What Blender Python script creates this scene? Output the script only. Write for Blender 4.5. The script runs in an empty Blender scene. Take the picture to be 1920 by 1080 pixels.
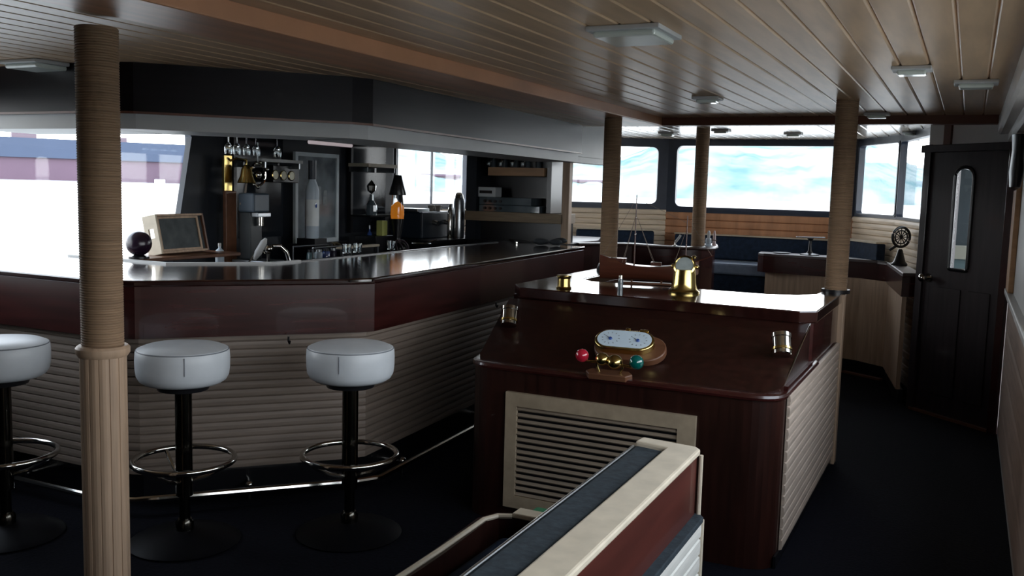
import bpy, bmesh, math, random
from mathutils import Vector, Matrix
random.seed(7)
sc = bpy.context.scene
C = sc.collection

# ---------------------------------------------------------------- camera
EYE = Vector((0, 0, 1.50))
FL = 1740.0
YAW, PITCH, ROLL = math.radians(26.045), math.radians(6.132), math.radians(1.55)
FW = Vector((-math.sin(YAW) * math.cos(PITCH), math.cos(YAW) * math.cos(PITCH), -math.sin(PITCH)))
R0 = Vector((math.cos(YAW), math.sin(YAW), 0))
U0 = R0.cross(FW)
RT = R0 * math.cos(ROLL) + U0 * math.sin(ROLL)
UP = U0 * math.cos(ROLL) - R0 * math.sin(ROLL)
cd = bpy.data.cameras.new('camera')
cam = bpy.data.objects.new('camera', cd)
C.objects.link(cam)
cd.sensor_width = 36
cd.lens = FL / 1920 * 36
cd.clip_start = 0.02
cd.clip_end = 6000
cam.matrix_world = Matrix(((RT.x, UP.x, -FW.x, EYE.x), (RT.y, UP.y, -FW.y, EYE.y), (RT.z, UP.z, -FW.z, EYE.z), (0, 0, 0, 1)))
sc.camera = cam

# ---------------------------------------------------------------- sky, exposure
sc.view_settings.view_transform = 'Standard'
sc.view_settings.look = 'None'
sc.view_settings.exposure = -0.2
sc.view_settings.gamma = 1.0
sc.view_settings.use_curve_mapping = False
w = bpy.data.worlds.new('overcast_sky')
sc.world = w
w.use_nodes = True
wn = w.node_tree.nodes
bg = wn['Background']
tc = wn.new('ShaderNodeTexCoord')
sx = wn.new('ShaderNodeSeparateXYZ')
cr = wn.new('ShaderNodeValToRGB')
cr.color_ramp.elements[0].position = 0.0
cr.color_ramp.elements[0].color = (1.0, 0.99, 0.98, 1)
cr.color_ramp.elements[1].position = 0.6
cr.color_ramp.elements[1].color = (0.80, 0.88, 1.0, 1)
w.node_tree.links.new(tc.outputs['Generated'], sx.inputs[0])
w.node_tree.links.new(sx.outputs['Z'], cr.inputs[0])
w.node_tree.links.new(cr.outputs[0], bg.inputs[0])
bg.inputs[1].default_value = 7.5
cy = sc.cycles
cy.max_bounces = 10
cy.diffuse_bounces = 5
cy.glossy_bounces = 5
cy.transmission_bounces = 8
cy.transparent_max_bounces = 12
cy.sample_clamp_indirect = 6.0
cy.caustics_reflective = False
cy.caustics_refractive = False
cy.use_denoising = True


def portal(name, loc, rot, sx_, sy_):
    l = bpy.data.lights.new(name, 'AREA')
    l.shape = 'RECTANGLE'
    l.size, l.size_y = sx_, sy_
    l.cycles.is_portal = True
    o = bpy.data.objects.new(name, l)
    C.objects.link(o)
    o.location = loc
    o.rotation_euler = rot


H = math.pi / 2
portal('daylight_port', (-4.72, 5.1, 1.42), (0, -H, 0), 1.1, 7.2)
portal('daylight_starboard', (0.42, 2.4, 1.36), (0, H, 0), 0.9, 5.0)
portal('daylight_bow', (-2.1, 9.75, 1.68), (-H, 0, 0), 4.6, 0.9)

# ---------------------------------------------------------------- materials
MATS = {}


def mat(name, col, rough=0.5, metal=0.0, var=0.0, scale=(1, 1, 1), coat=0.0, bump=0.0, noise=8.0, spec=0.5, col2=None, trans=0.0, emit=None, detail=6, coatr=0.06):
    if name in MATS:
        return MATS[name]
    m = bpy.data.materials.new(name)
    m.use_nodes = True
    nt = m.node_tree
    b = nt.nodes['Principled BSDF']
    b.inputs['Base Color'].default_value = (*col, 1)
    b.inputs['Roughness'].default_value = rough
    b.inputs['Metallic'].default_value = metal
    b.inputs['Specular IOR Level'].default_value = spec
    if coat:
        b.inputs['Coat Weight'].default_value = coat
        b.inputs['Coat Roughness'].default_value = coatr
    if trans:
        b.inputs['Transmission Weight'].default_value = trans
    if emit:
        b.inputs['Emission Color'].default_value = (*emit[0], 1)
        b.inputs['Emission Strength'].default_value = emit[1]
    if var or bump or col2:
        t = nt.nodes.new('ShaderNodeTexCoord')
        mp = nt.nodes.new('ShaderNodeMapping')
        mp.inputs['Scale'].default_value = scale
        n = nt.nodes.new('ShaderNodeTexNoise')
        n.inputs['Scale'].default_value = noise
        n.inputs['Detail'].default_value = detail
        nt.links.new(t.outputs['Object'], mp.inputs[0])
        nt.links.new(mp.outputs[0], n.inputs['Vector'])
        c2 = col2 if col2 else tuple(min(1, c * (1 + var)) for c in col)
        c1 = col if col2 else tuple(c * (1 - var) for c in col)
        r = nt.nodes.new('ShaderNodeValToRGB')
        r.color_ramp.elements[0].position = 0.32
        r.color_ramp.elements[1].position = 0.68
        r.color_ramp.elements[0].color = (*c1, 1)
        r.color_ramp.elements[1].color = (*c2, 1)
        nt.links.new(n.outputs['Fac'], r.inputs[0])
        nt.links.new(r.outputs[0], b.inputs['Base Color'])
        if bump:
            bp = nt.nodes.new('ShaderNodeBump')
            bp.inputs['Strength'].default_value = bump
            bp.inputs['Distance'].default_value = 0.01
            nt.links.new(n.outputs['Fac'], bp.inputs['Height'])
            nt.links.new(bp.outputs[0], b.inputs['Normal'])
    MATS[name] = m
    return m


def glass_mat(name, tint, refl=0.06):
    m = bpy.data.materials.new(name)
    m.use_nodes = True
    nt = m.node_tree
    for n in list(nt.nodes):
        if n.type != 'OUTPUT_MATERIAL':
            nt.nodes.remove(n)
    out = [n for n in nt.nodes if n.type == 'OUTPUT_MATERIAL'][0]
    t = nt.nodes.new('ShaderNodeBsdfTransparent')
    t.inputs[0].default_value = (*tint, 1)
    g = nt.nodes.new('ShaderNodeBsdfGlossy')
    g.inputs['Roughness'].default_value = 0.02
    lw = nt.nodes.new('ShaderNodeLayerWeight')
    lw.inputs[0].default_value = 0.5
    pw = nt.nodes.new('ShaderNodeMath')
    pw.operation = 'POWER'
    pw.inputs[1].default_value = 5.0
    nt.links.new(lw.outputs['Facing'], pw.inputs[0])
    f = nt.nodes.new('ShaderNodeMapRange')
    f.inputs['To Min'].default_value = 0.03
    f.inputs['To Max'].default_value = 0.85
    nt.links.new(pw.outputs[0], f.inputs['Value'])
    mx = nt.nodes.new('ShaderNodeMixShader')
    nt.links.new(f.outputs[0], mx.inputs[0])
    nt.links.new(t.outputs[0], mx.inputs[1])
    nt.links.new(g.outputs[0], mx.inputs[2])
    nt.links.new(mx.outputs[0], out.inputs[0])
    return m


M_MAHOG = mat('mahogany_varnish', (0.036, 0.0075, 0.0065), 0.26, var=0.35, scale=(1, 1, 12), noise=3, coat=0.5)
M_MAHOGV = mat('mahogany_panel', (0.022, 0.0065, 0.0045), 0.36, var=0.35, scale=(10, 10, 1), noise=3, coat=0.08, spec=0.35)
M_MAHOGT = mat('mahogany_gloss_top', (0.020, 0.006, 0.005), 0.13, var=0.3, scale=(6, 1, 1), noise=3, coat=1.0, coatr=0.12)
M_TOP2 = mat('mahogany_worn_top', (0.035, 0.014, 0.012), 0.42, var=0.3, scale=(6, 1, 1), noise=3, coat=1.0, coatr=0.38)
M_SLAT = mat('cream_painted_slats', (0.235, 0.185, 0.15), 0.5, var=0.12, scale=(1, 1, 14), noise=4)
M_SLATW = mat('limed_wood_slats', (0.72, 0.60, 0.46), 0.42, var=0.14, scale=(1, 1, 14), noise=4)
M_CREAM = mat('cream_trim', (0.60, 0.52, 0.40), 0.42, var=0.10, scale=(3, 3, 3), noise=5)
M_CEIL = mat('ceiling_plank', (0.57, 0.39, 0.24), 0.38, var=0.14, scale=(9, 1, 1), noise=2.2, coat=0.10, coatr=0.2)
M_CEILB = mat('ceiling_groove', (0.10, 0.06, 0.035), 0.7)
M_BEAM = mat('beam_wood', (0.50, 0.25, 0.135), 0.36, var=0.18, scale=(8, 1, 1), noise=2)
M_BEAMD = mat('beam_shade_dark_trim', (0.14, 0.055, 0.035), 0.35, var=0.2, scale=(1, 6, 1), noise=2)
M_ROPE = mat('rope_wrap', (0.27, 0.175, 0.105), 0.75, var=0.2, scale=(1, 1, 30), noise=4)
M_STAVE = mat('pale_wood_staves', (0.45, 0.315, 0.215), 0.5, var=0.16, scale=(14, 14, 1), noise=3)
M_CARPET = mat('navy_carpet', (0.0040, 0.0042, 0.0075), 0.95, var=0.35, noise=60, bump=0.4, spec=0.1)
M_NAVY = mat('navy_upholstery', (0.012, 0.024, 0.048), 0.75, var=0.3, noise=30, bump=0.2, spec=0.25)
M_TEAL = mat('slate_blue_fabric', (0.030, 0.040, 0.048), 0.85, var=0.22, noise=45, bump=0.25, spec=0.2)
M_DARK = mat('black_lacquer', (0.006, 0.006, 0.008), 0.28, var=0.2, noise=5)
M_PIER = mat('dark_navy_wall_covering', (0.008, 0.012, 0.020), 0.55, var=0.3, noise=6)
M_FRAME = mat('window_frame_dark', (0.035, 0.045, 0.07), 0.35, var=0.1)
M_WHITE = mat('off_white_paint', (0.52, 0.53, 0.53), 0.45, var=0.06, noise=3)
M_PALE = mat('pale_grey_paint', (0.78, 0.77, 0.76), 0.4, var=0.05, noise=3)
M_SOFFIT = mat('dark_plum_panel', (0.006, 0.0045, 0.006), 0.34, var=0.25, scale=(1, 1, 14), noise=3, spec=0.16)
M_LEATHER = mat('white_leather', (0.62, 0.66, 0.70), 0.40, var=0.04, noise=12, bump=0.06)
M_SEAM = mat('stool_seam', (0.20, 0.22, 0.25), 0.6)
M_CHROME = mat('chrome', (0.55, 0.53, 0.49), 0.10, 1.0, var=0.05)
M_DCHROME = mat('dark_chrome', (0.07, 0.065, 0.055), 0.18, 1.0, var=0.08)
M_BRASS = mat('polished_brass', (0.62, 0.46, 0.17), 0.20, 1.0, var=0.12)
M_STEEL = mat('brushed_steel', (0.40, 0.42, 0.44), 0.28, 1.0, var=0.08, scale=(1, 1, 20))
M_BLACKM = mat('black_iron', (0.010, 0.010, 0.012), 0.35, var=0.2)
M_DOOR = mat('plum_brown_door', (0.024, 0.015, 0.018), 0.38, var=0.35, scale=(12, 12, 1), noise=2.5, coat=0.2)
M_WOODM = mat('medium_wood', (0.13, 0.055, 0.028), 0.4, var=0.2, scale=(1, 8, 8), noise=3)
M_HULLW = mat('ship_model_wood', (0.085, 0.024, 0.013), 0.35, var=0.25, scale=(1, 1, 12), noise=4, coat=0.3)
M_SHELF = mat('tan_shelf', (0.55, 0.33, 0.18), 0.45, var=0.15, scale=(1, 8, 8), noise=3)
M_FACE = mat('pale_blue_dial', (0.62, 0.75, 0.85), 0.35, var=0.05)
M_DIAL = mat('cream_dial', (0.85, 0.82, 0.62), 0.4, var=0.03)
M_RED = mat('red_lens', (0.45, 0.012, 0.035), 0.12, var=0.05, coat=1.0)
M_GREEN = mat('green_lens', (0.0, 0.10, 0.085), 0.12, var=0.05, coat=1.0)
M_GREENC = mat('green_baize', (0.03, 0.16, 0.07), 0.8, var=0.1)
M_ORANGE = mat('orange_wax', (0.95, 0.30, 0.01), 0.25, var=0.1, emit=((1.0, 0.30, 0.02), 0.35), col2=(0.95, 0.55, 0.05), noise=25)
M_FROST = mat('frosted_glass', (0.60, 0.70, 0.80), 0.35, var=0.08, trans=0.2)
M_GLASS = mat('clear_glass', (0.88, 0.94, 0.96), 0.03, trans=1.0, var=0.01)
M_GREYG = mat('smoke_glass', (0.10, 0.13, 0.15), 0.08, var=0.1, coat=0.6)
M_MIRROR = mat('dark_mirror', (0.010, 0.013, 0.018), 0.10, 0.0, var=0.1, spec=0.2)
M_PRINT = mat('dark_print', (0.05, 0.07, 0.085), 0.25, col2=(0.26, 0.31, 0.35), noise=4, coat=0.6)
M_SLATE = mat('slate_board', (0.03, 0.04, 0.045), 0.6, col2=(0.07, 0.085, 0.09), noise=14)
M_TUBE = mat('lamp_tube', (0.85, 0.75, 0.78), 0.4, emit=((1.0, 0.85, 0.88), 0.35))
M_LIGHTG = mat('light_diffuser', (0.72, 0.78, 0.72), 0.2, var=0.05, coat=0.6)
M_LIME = mat('lime_box', (0.50, 0.52, 0.16), 0.5, var=0.1)
M_BLUEG = mat('blue_bottle_glass', (0.03, 0.08, 0.30), 0.08, var=0.05, coat=1)
M_PLUM = mat('plum_lacquer', (0.020, 0.010, 0.022), 0.25, var=0.1)
M_SEA = mat('sea_water', (0.30, 0.30, 0.285), 0.22, var=0.15, noise=0.05, bump=0.0, spec=0.8)
M_HILL = mat('far_hillside', (0.10, 0.17, 0.18), 0.95, col2=(0.32, 0.33, 0.32), noise=0.03, spec=0.0, detail=8)
M_HULLB = mat('ship_blue', (0.036, 0.054, 0.098), 0.6, var=0.12, noise=0.02)
M_HULLR = mat('ship_red', (0.098, 0.056, 0.085), 0.6, var=0.12, noise=0.02)
M_SUPER = mat('ship_superstructure', (0.14, 0.10, 0.12), 0.6, var=0.1)
M_PANE = glass_mat('window_glass', (0.97, 0.99, 1.0))


# ---------------------------------------------------------------- mesh builder
class MB:
    def __init__(s):
        s.bm = bmesh.new()

    def _face(s, vs):
        try:
            return s.bm.faces.new(vs)
        except ValueError:
            return None

    def box(s, a, b, M=None):
        xs, ys, zs = (a[0], b[0]), (a[1], b[1]), (a[2], b[2])
        v = [s.bm.verts.new(Vector((x, y, z)) if M is None else M @ Vector((x, y, z))) for x in xs for y in ys for z in zs]
        for f in ((0, 1, 3, 2), (4, 6, 7, 5), (0, 4, 5, 1), (2, 3, 7, 6), (0, 2, 6, 4), (1, 5, 7, 3)):
            s._face([v[i] for i in f])
        return s

    def prism(s, poly, z0, z1):
        lo = [s.bm.verts.new((p[0], p[1], z0)) for p in poly]
        hi = [s.bm.verts.new((p[0], p[1], z1)) for p in poly]
        n = len(poly)
        s._face(lo[::-1])
        s._face(hi)
        for i in range(n):
            s._face([lo[i], lo[(i + 1) % n], hi[(i + 1) % n], hi[i]])
        return s

    def sweep(s, path, prof, closed=False):
        """profile of (outward offset, z); outward = right-hand side of the path"""
        P = [Vector((p[0], p[1])) for p in path]
        n = len(P)
        rings = []
        for i in range(n):
            d1 = (P[i] - P[i - 1]).normalized() if (i > 0 or closed) else None
            d2 = (P[(i + 1) % n] - P[i]).normalized() if (i < n - 1 or closed) else None
            if d1 is None: d1 = d2
            if d2 is None: d2 = d1
            n1 = Vector((d1.y, -d1.x)); n2 = Vector((d2.y, -d2.x))
            m = (n1 + n2).normalized()
            k = 1 / max(0.3, m.dot(n1))
            rings.append([s.bm.verts.new((P[i].x + m.x * k * o, P[i].y + m.y * k * o, z)) for o, z in prof])
        q = len(prof)
        for i in range(n if closed else n - 1):
            a, b = rings[i], rings[(i + 1) % n]
            for j in range(q):
                s._face([a[j], b[j], b[(j + 1) % q], a[(j + 1) % q]])
        if not closed:
            s._face(rings[0][::-1])
            s._face(rings[-1])
        return s

    def lathe(s, prof, n=32, M=None, cap=True):
        rings = []
        for r, z in prof:
            if r < 1e-6:
                p = Vector((0, 0, z))
                rings.append([s.bm.verts.new(p if M is None else M @ p)])
            else:
                rr = []
                for k in range(n):
                    a = 2 * math.pi * k / n
                    p = Vector((r * math.cos(a), r * math.sin(a), z))
                    rr.append(s.bm.verts.new(p if M is None else M @ p))
                rings.append(rr)
        for a, b in zip(rings, rings[1:]):
            for k in range(n):
                if len(a) == 1 and len(b) == 1:
                    continue
                if len(a) == 1:
                    s._face([a[0], b[k], b[(k + 1) % n]])
                elif len(b) == 1:
                    s._face([a[k], a[(k + 1) % n], b[0]])
                else:
                    s._face([a[k], a[(k + 1) % n], b[(k + 1) % n], b[k]])
        if cap:
            if len(rings[0]) > 1: s._face(rings[0][::-1])
            if len(rings[-1]) > 1: s._face(rings[-1])
        return s

    def cyl(s, p0, p1, r, n=20, r2=None):
        p0, p1 = Vector(p0), Vector(p1)
        d = p1 - p0
        M = Matrix.Translation(p0) @ d.to_track_quat('Z', 'Y').to_matrix().to_4x4()
        return s.lathe([(r, 0), (r if r2 is None else r2, d.length)], n, M)

    def ball(s, c, r, sc3=(1, 1, 1), n=20, m=12):
        M = Matrix.Translation(Vector(c)) @ Matrix.Diagonal((*sc3, 1))
        return s.lathe([(r * math.sin(math.pi * i / m) if 0 < i < m else 0, -r * math.cos(math.pi * i / m)) for i in range(m + 1)], n, M)

    def tube(s, pts, r, n=10, closed=False):
        P = [Vector(p) for p in pts]
        N = len(P)
        rings = []
        for i in range(N):
            if closed:
                t = P[(i + 1) % N] - P[i - 1]
            else:
                t = P[min(i + 1, N - 1)] - P[max(i - 1, 0)]
            t.normalize()
            ref = Vector((0, 0, 1)) if abs(t.z) < 0.9 else Vector((1, 0, 0))
            u = t.cross(ref).normalized()
            v = u.cross(t)
            rings.append([s.bm.verts.new(P[i] + (u * math.cos(2 * math.pi * k / n) + v * math.sin(2 * math.pi * k / n)) * r) for k in range(n)])
        for i in range(N if closed else N - 1):
            a, b = rings[i], rings[(i + 1) % N]
            for k in range(n):
                s._face([a[k], a[(k + 1) % n], b[(k + 1) % n], b[k]])
        if not closed:
            s._face(rings[0][::-1])
            s._face(rings[-1])
        return s

    def torus(s, c, R, r, M=None, n=40, k=10):
        c = Vector(c)
        pts = [Vector((R * math.cos(2 * math.pi * i / n), R * math.sin(2 * math.pi * i / n), 0)) for i in range(n)]
        pts = [(M @ p if M is not None else p) + c for p in pts]
        return s.tube(pts, r, k, True)

    def build(s, name, m, parent=None, bevel=0.0, smooth=True, loc=None):
        bm = s.bm
        bmesh.ops.recalc_face_normals(bm, faces=bm.faces)
        me = bpy.data.meshes.new(name)
        bm.to_mesh(me)
        bm.free()
        o = bpy.data.objects.new(name, me)
        C.objects.link(o)
        me.materials.append(m)
        if smooth:
            for p in me.polygons:
                p.use_smooth = True
            me.set_sharp_from_angle(angle=math.radians(35))
        if bevel:
            b = o.modifiers.new('bevel', 'BEVEL')
            b.width = bevel
            b.segments = 2
            b.limit_method = 'ANGLE'
            b.angle_limit = math.radians(40)
            b.harden_normals = False
        if parent is not None:
            o.parent = parent
        if loc is not None:
            o.location = loc
        return o


def struct(o, name=None):
    o['kind'] = 'structure'
    return o


def thing(name, label, cat, loc=(0, 0, 0), rz=0.0, group=None):
    o = bpy.data.objects.new(name, None)
    o.empty_display_size = 0.1
    C.objects.link(o)
    o.location = loc
    o.rotation_euler = (0, 0, rz)
    o['label'] = label
    o['category'] = cat
    if group:
        o['group'] = group
    return o


def tag(o, label, cat, group=None, kind=None):
    o['label'] = label
    o['category'] = cat
    if group: o['group'] = group
    if kind: o['kind'] = kind
    return o


def dup(root, loc, rz, label, group=None):
    r = root.copy()
    C.objects.link(r)
    r.location = loc
    r.rotation_euler = (0, 0, rz)
    r['label'] = label
    if group: r['group'] = group
    for ch in list(root.children):
        c = ch.copy()
        C.objects.link(c)
        c.parent = r
        for g in list(ch.children):
            d = g.copy()
            C.objects.link(d)
            d.parent = c
    return r


def ray(px, py):
    return FW + RT * ((px - 960) / FL) + UP * ((540 - py) / FL)


def at(px, py, X=None, Y=None, z=None):
    r = ray(px, py)
    t = (z - EYE.z) / r.z if z is not None else (X / r.x if X is not None else Y / r.y)
    return EYE + r * t


def slat_profile(z0, z1, pitch, depth, back=0.03):
    n = max(1, round((z1 - z0) / pitch))
    p = (z1 - z0) / n
    pr = [(-back, z0)]
    for i in range(n):
        a = z0 + i * p
        pr += [(0, a + 0.0005), (depth, a + 0.10 * p), (depth * 1.15, a + 0.5 * p), (depth, a + 0.90 * p), (0, a + p - 0.0005)]
    pr.append((-back, z1))
    return pr


def rounded(poly, radii, seg=6):
    out = []
    n = len(poly)
    for i in range(n):
        r = radii[i] if isinstance(radii, (list, tuple)) else radii
        p = Vector(poly[i]); a = Vector(poly[i - 1]); b = Vector(poly[(i + 1) % n])
        if r <= 0:
            out.append(tuple(p)); continue
        da = (a - p).normalized(); db = (b - p).normalized()
        ang = da.angle(db)
        t = r / math.tan(ang / 2)
        p1 = p + da * t; p2 = p + db * t
        for k in range(seg + 1):
            u = k / seg
            q = p1 * (1 - u) ** 2 + p * 2 * u * (1 - u) + p2 * u ** 2
            out.append((q.x, q.y))
    return out


# ================================================================= OUTSIDE
WZ = -1.6
m = MB().box((-3000, -600, WZ - 1), (3000, 3000, WZ))
struct(m.build('ground_sea', M_SEA, smooth=False))
# shore hills round the bow
def hills(name, az0, az1, dist, hmin, hmax, seed, mt):
    rnd = random.Random(seed)
    bm = MB()
    n, k = 90, 14
    ph = [rnd.uniform(0, 6.28) for _ in range(6)]
    rows = []
    for i in range(n + 1):
        u = i / n
        a = math.radians(az0 + (az1 - az0) * u)
        h = 0.5 + 0.25 * math.sin(5 * u + ph[0]) + 0.16 * math.sin(13 * u + ph[1]) + 0.08 * math.sin(31 * u + ph[2])
        env = min(1, u * 6, (1 - u) * 6)
        h = (hmin + (hmax - hmin) * max(0, h)) * env
        col = []
        for j in range(k + 1):
            v = j / k
            d = dist + 260 * v
            z = WZ + h * (math.sin(v * math.pi / 2) ** 0.8) + (rnd.uniform(-1.2, 1.2) if 0 < j else 0) * env
            col.append(bm.bm.verts.new((-math.sin(a) * d, math.cos(a) * d, z if j else WZ - 0.5)))
        rows.append(col)
    for a, b in zip(rows, rows[1:]):
        for j in range(k):
            bm._face([a[j], b[j], b[j + 1], a[j + 1]])
    return struct(bm.build(name, mt))
hills('hill_port', -2, 44, 520, 20, 62, 3, M_HILL)
hills('hill_bow', -30, 12, 800, 10, 50, 11, M_HILL)
# shore houses
g = 'pale shore buildings seen through the bow windows'
for i, (az, d, wd, ht) in enumerate(((31, 560, 30, 9), (27, 575, 22, 12), (22, 560, 36, 8), (16, 640, 26, 14), (12, 700, 40, 10), (5, 820, 36, 10))):
    a = math.radians(az)
    t = thing('shore_building', 'pale low building on the far shore beyond the windows', 'building', (-math.sin(a) * d, math.cos(a) * d, WZ), a, g)
    MB().box((-wd / 2, -6, 0), (wd / 2, 6, ht)).build('wall', M_SUPER, t, smooth=False)
    MB().prism([(-wd / 2 - 1, -7), (wd / 2 + 1, -7), (wd / 2 + 1, 7), (-wd / 2 - 1, 7)], ht, ht + 1.2).build('roof', M_HULLR, t, smooth=False)
# moored ship outside the port window
t = thing('cargo_ship', 'very large blue and red hulled ship lying outside the port window', 'ship', (-620, 420, WZ), math.radians(57))
hl = 420
def hullring(z, e):
    return [(-hl, -14 + e), (hl - 30 + e, -14 + e), (hl + 6, 0), (hl - 30 + e, 14 - e), (-hl, 14 - e)]
MB().prism(hullring(0, 2), 0, 15.5).build('lower_hull', M_HULLR, t, smooth=False)
MB().prism(hullring(0, 0), 15.5, 29).build('upper_hull', M_HULLB, t, smooth=False)
for k in range(-8, 17, 3):
    MB().box((k * 20, -9, 29), (k * 20 + random.uniform(14, 40), 9, 29 + random.uniform(2, 5))).build('deck_housing', M_SUPER, t, smooth=False)
p = at(301, 337, X=-260)
t = thing('small_boat', 'small white boat on the water in front of the large ship', 'boat', (p.x, p.y, WZ), 0.7)
MB().prism([(-4.4, -1.3), (2.6, -1.3), (5, 0), (2.6, 1.3), (-4.4, 1.3)], -0.2, 1.3).build('boat_hull', M_WHITE, t, smooth=False)
MB().box((-2, -1, 1.3), (1.5, 1, 2.9)).build('boat_cabin', M_WHITE, t, bevel=0.3, smooth=False)

# ================================================================= SHELL
CZ = 2.03
XP, XS, YA = -4.60, 0.26, -2.0
P2 = (-4.60, 8.42); P1 = (-3.92, 8.95); P0 = (-2.86, 9.48)
S0 = (-1.00, 9.50); S1 = (-0.57, 8.77); S2 = (-0.22, 7.50)
D0 = (-0.28, 7.17); D1 = (0.26, 6.67)
struct(MB().box((-4.9, -2.3, -0.06), (0.5, 9.9, 0)).build('floor', M_CARPET, smooth=False))
# raised forward lounge deck
struct(MB().prism([(-4.59, 7.75), (-1.72, 7.75), (-1.72, 9.46), (-2.86, 9.46), (-3.92, 8.93), (-4.59, 8.4)], 0.0, 0.40).build('floor_forward', M_CARPET, smooth=False))

# ceiling: planks running fore and aft
M_CEILF = mat('ceiling_plank_forward_lit', (0.62, 0.50, 0.38), 0.25, var=0.08, scale=(9, 1, 1), noise=2.2, coat=0.5, coatr=0.12)  # same planks as the main ceiling, bow daylight painted in as paler colour
def planks(name, x0, x1, y0, y1, z, pitch=0.1055, mt=None):
    b = MB()
    n = int(round((x1 - x0) / pitch))
    q = (x1 - x0) / n
    for i in range(n):
        a = x0 + i * q
        b.sweep([(a, y0), (a, y1)], [(0.0, z + 0.012), (0.0035, z + 0.004), (0.008, z), (q - 0.008, z), (q - 0.0035, z + 0.004), (q, z + 0.012)])
    return struct(b.build(name, mt or M_CEIL, smooth=False))
planks('ceiling_planks_main', -2.02, 0.14, -2.0, 6.56, CZ)
planks('ceiling_planks_bar', -4.6, -2.30, -2.0, 6.9, 2.0)
planks('ceiling_planks_forward', -4.6, 0.26, 6.56, 9.6, CZ + 0.02, mt=M_CEILF)
struct(MB().box((-4.9, -2.3, 2.064), (0.5, 9.9, 2.12)).build('ceiling', M_CEILB, smooth=False))
struct(MB().box((-2.32, -2.0, 1.972), (-2.02, 6.56, 2.05)).build('trim_beam_long', M_BEAM, bevel=0.006, smooth=False))
struct(MB().box((-2.32, 6.50, 1.975), (0.12, 6.60, 2.06)).build('trim_beam_cross', M_BEAMD, bevel=0.006, smooth=False))  # shade on the beam's aft face is painted in as darker wood
# starboard cornice (two stepped pale boards)
struct(MB().sweep([(0.125, 6.75), (0.125, -2.0)], [(0.0, 2.06), (0, 1.935), (-0.015, 1.925), (-0.06, 1.93), (-0.06, 1.885), (-0.075, 1.875), (-0.16, 1.88), (-0.16, 2.06)]).build('trim_cornice_starboard', M_PALE, smooth=False))


def wall_with_window(name, a, b, z0, z1, w0, w1, wz0, wz1, th, mt, slats=None, idx=None, mull=(), radius=0.06, fmat=None, framew=0.035):
    """wall from plan point a to b (inside = left of a->b), window from distance w0 to w1"""
    A, B = Vector(a), Vector(b)
    d = (B - A)
    L = d.length
    ang = math.atan2(d.y, d.x)
    M = Matrix.Translation((A.x, A.y, 0)) @ Matrix.Rotation(ang, 4, 'Z')
    m = MB()
    if w0 is None:
        m.box((0, -th, z0), (L, 0, z1), M)
    else:
        m.box((0, -th, z0), (L, 0, wz0), M)
        m.box((0, -th, wz1), (L, 0, z1), M)
        if w0 > 0.001: m.box((0, -th, wz0), (w0, 0, wz1), M)
        if w1 < L - 0.001: m.box((w1, -th, wz0), (L, 0, wz1), M)
    struct(m.build(name, mt, smooth=False))
    if w0 is not None:
        # frame with rounded corners
        fr = struct(bpy.data.objects.new('window_%d' % idx, None))
        C.objects.link(fr)
        fr.matrix_world = M
        f = fmat or M_FRAME
        fw = framew
        mb = MB()
        ya, yb_ = -th - 0.01, 0.012
        mb.box((w0, ya, wz0), (w1, yb_, wz0 + fw)); mb.box((w0, ya, wz1 - fw), (w1, yb_, wz1))
        mb.box((w0, ya, wz0 + fw), (w0 + fw, yb_, wz1 - fw)); mb.box((w1 - fw, ya, wz0 + fw), (w1, yb_, wz1 - fw))
        for cx, cz, sx_, sz_ in ((w0 + fw, wz0 + fw, 1, 1), (w1 - fw, wz0 + fw, -1, 1), (w1 - fw, wz1 - fw, -1, -1), (w0 + fw, wz1 - fw, 1, -1)):
            ox, oz = cx + sx_ * radius, cz + sz_ * radius
            arc = [(ox - sx_ * radius * math.cos(a_ * H / 6), oz - sz_ * radius * math.sin(a_ * H / 6)) for a_ in range(7)]
            pts_ = [(cx, cz)] + arc
            fa_ = [mb.bm.verts.new((q[0], ya + .001, q[1])) for q in pts_]
            fb_ = [mb.bm.verts.new((q[0], yb_ - .001, q[1])) for q in pts_]
            for k_ in range(1, len(pts_) - 1):
                mb._face([fa_[0], fa_[k_], fa_[k_ + 1]]); mb._face([fb_[0], fb_[k_ + 1], fb_[k_]])
                mb._face([fa_[k_], fb_[k_], fb_[k_ + 1], fa_[k_ + 1]])
        o = mb.build('frame', f, fr, smooth=False)
        for q in mull:
            o = MB().box((q - 0.012, -th * 0.7, wz0), (q + 0.012, -th * 0.3, wz1)).build('mullion', f, fr, smooth=False)
        o = MB().box((w0 + 0.01, -th * 0.55, wz0 + 0.01), (w1 - 0.01, -th * 0.55 + 0.006, wz1 - 0.01)).build('pane', M_PANE, fr, smooth=False)
    if slats:
        s0, s1, smt, pitch = slats
        u = d.normalized()
        struct(MB().sweep([tuple(B), tuple(A)], slat_profile(s0, s1, pitch, 0.012, 0.0)).build('trim_slats_' + name.split('_', 1)[1], smt, smooth=False))


TH = 0.10
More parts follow.
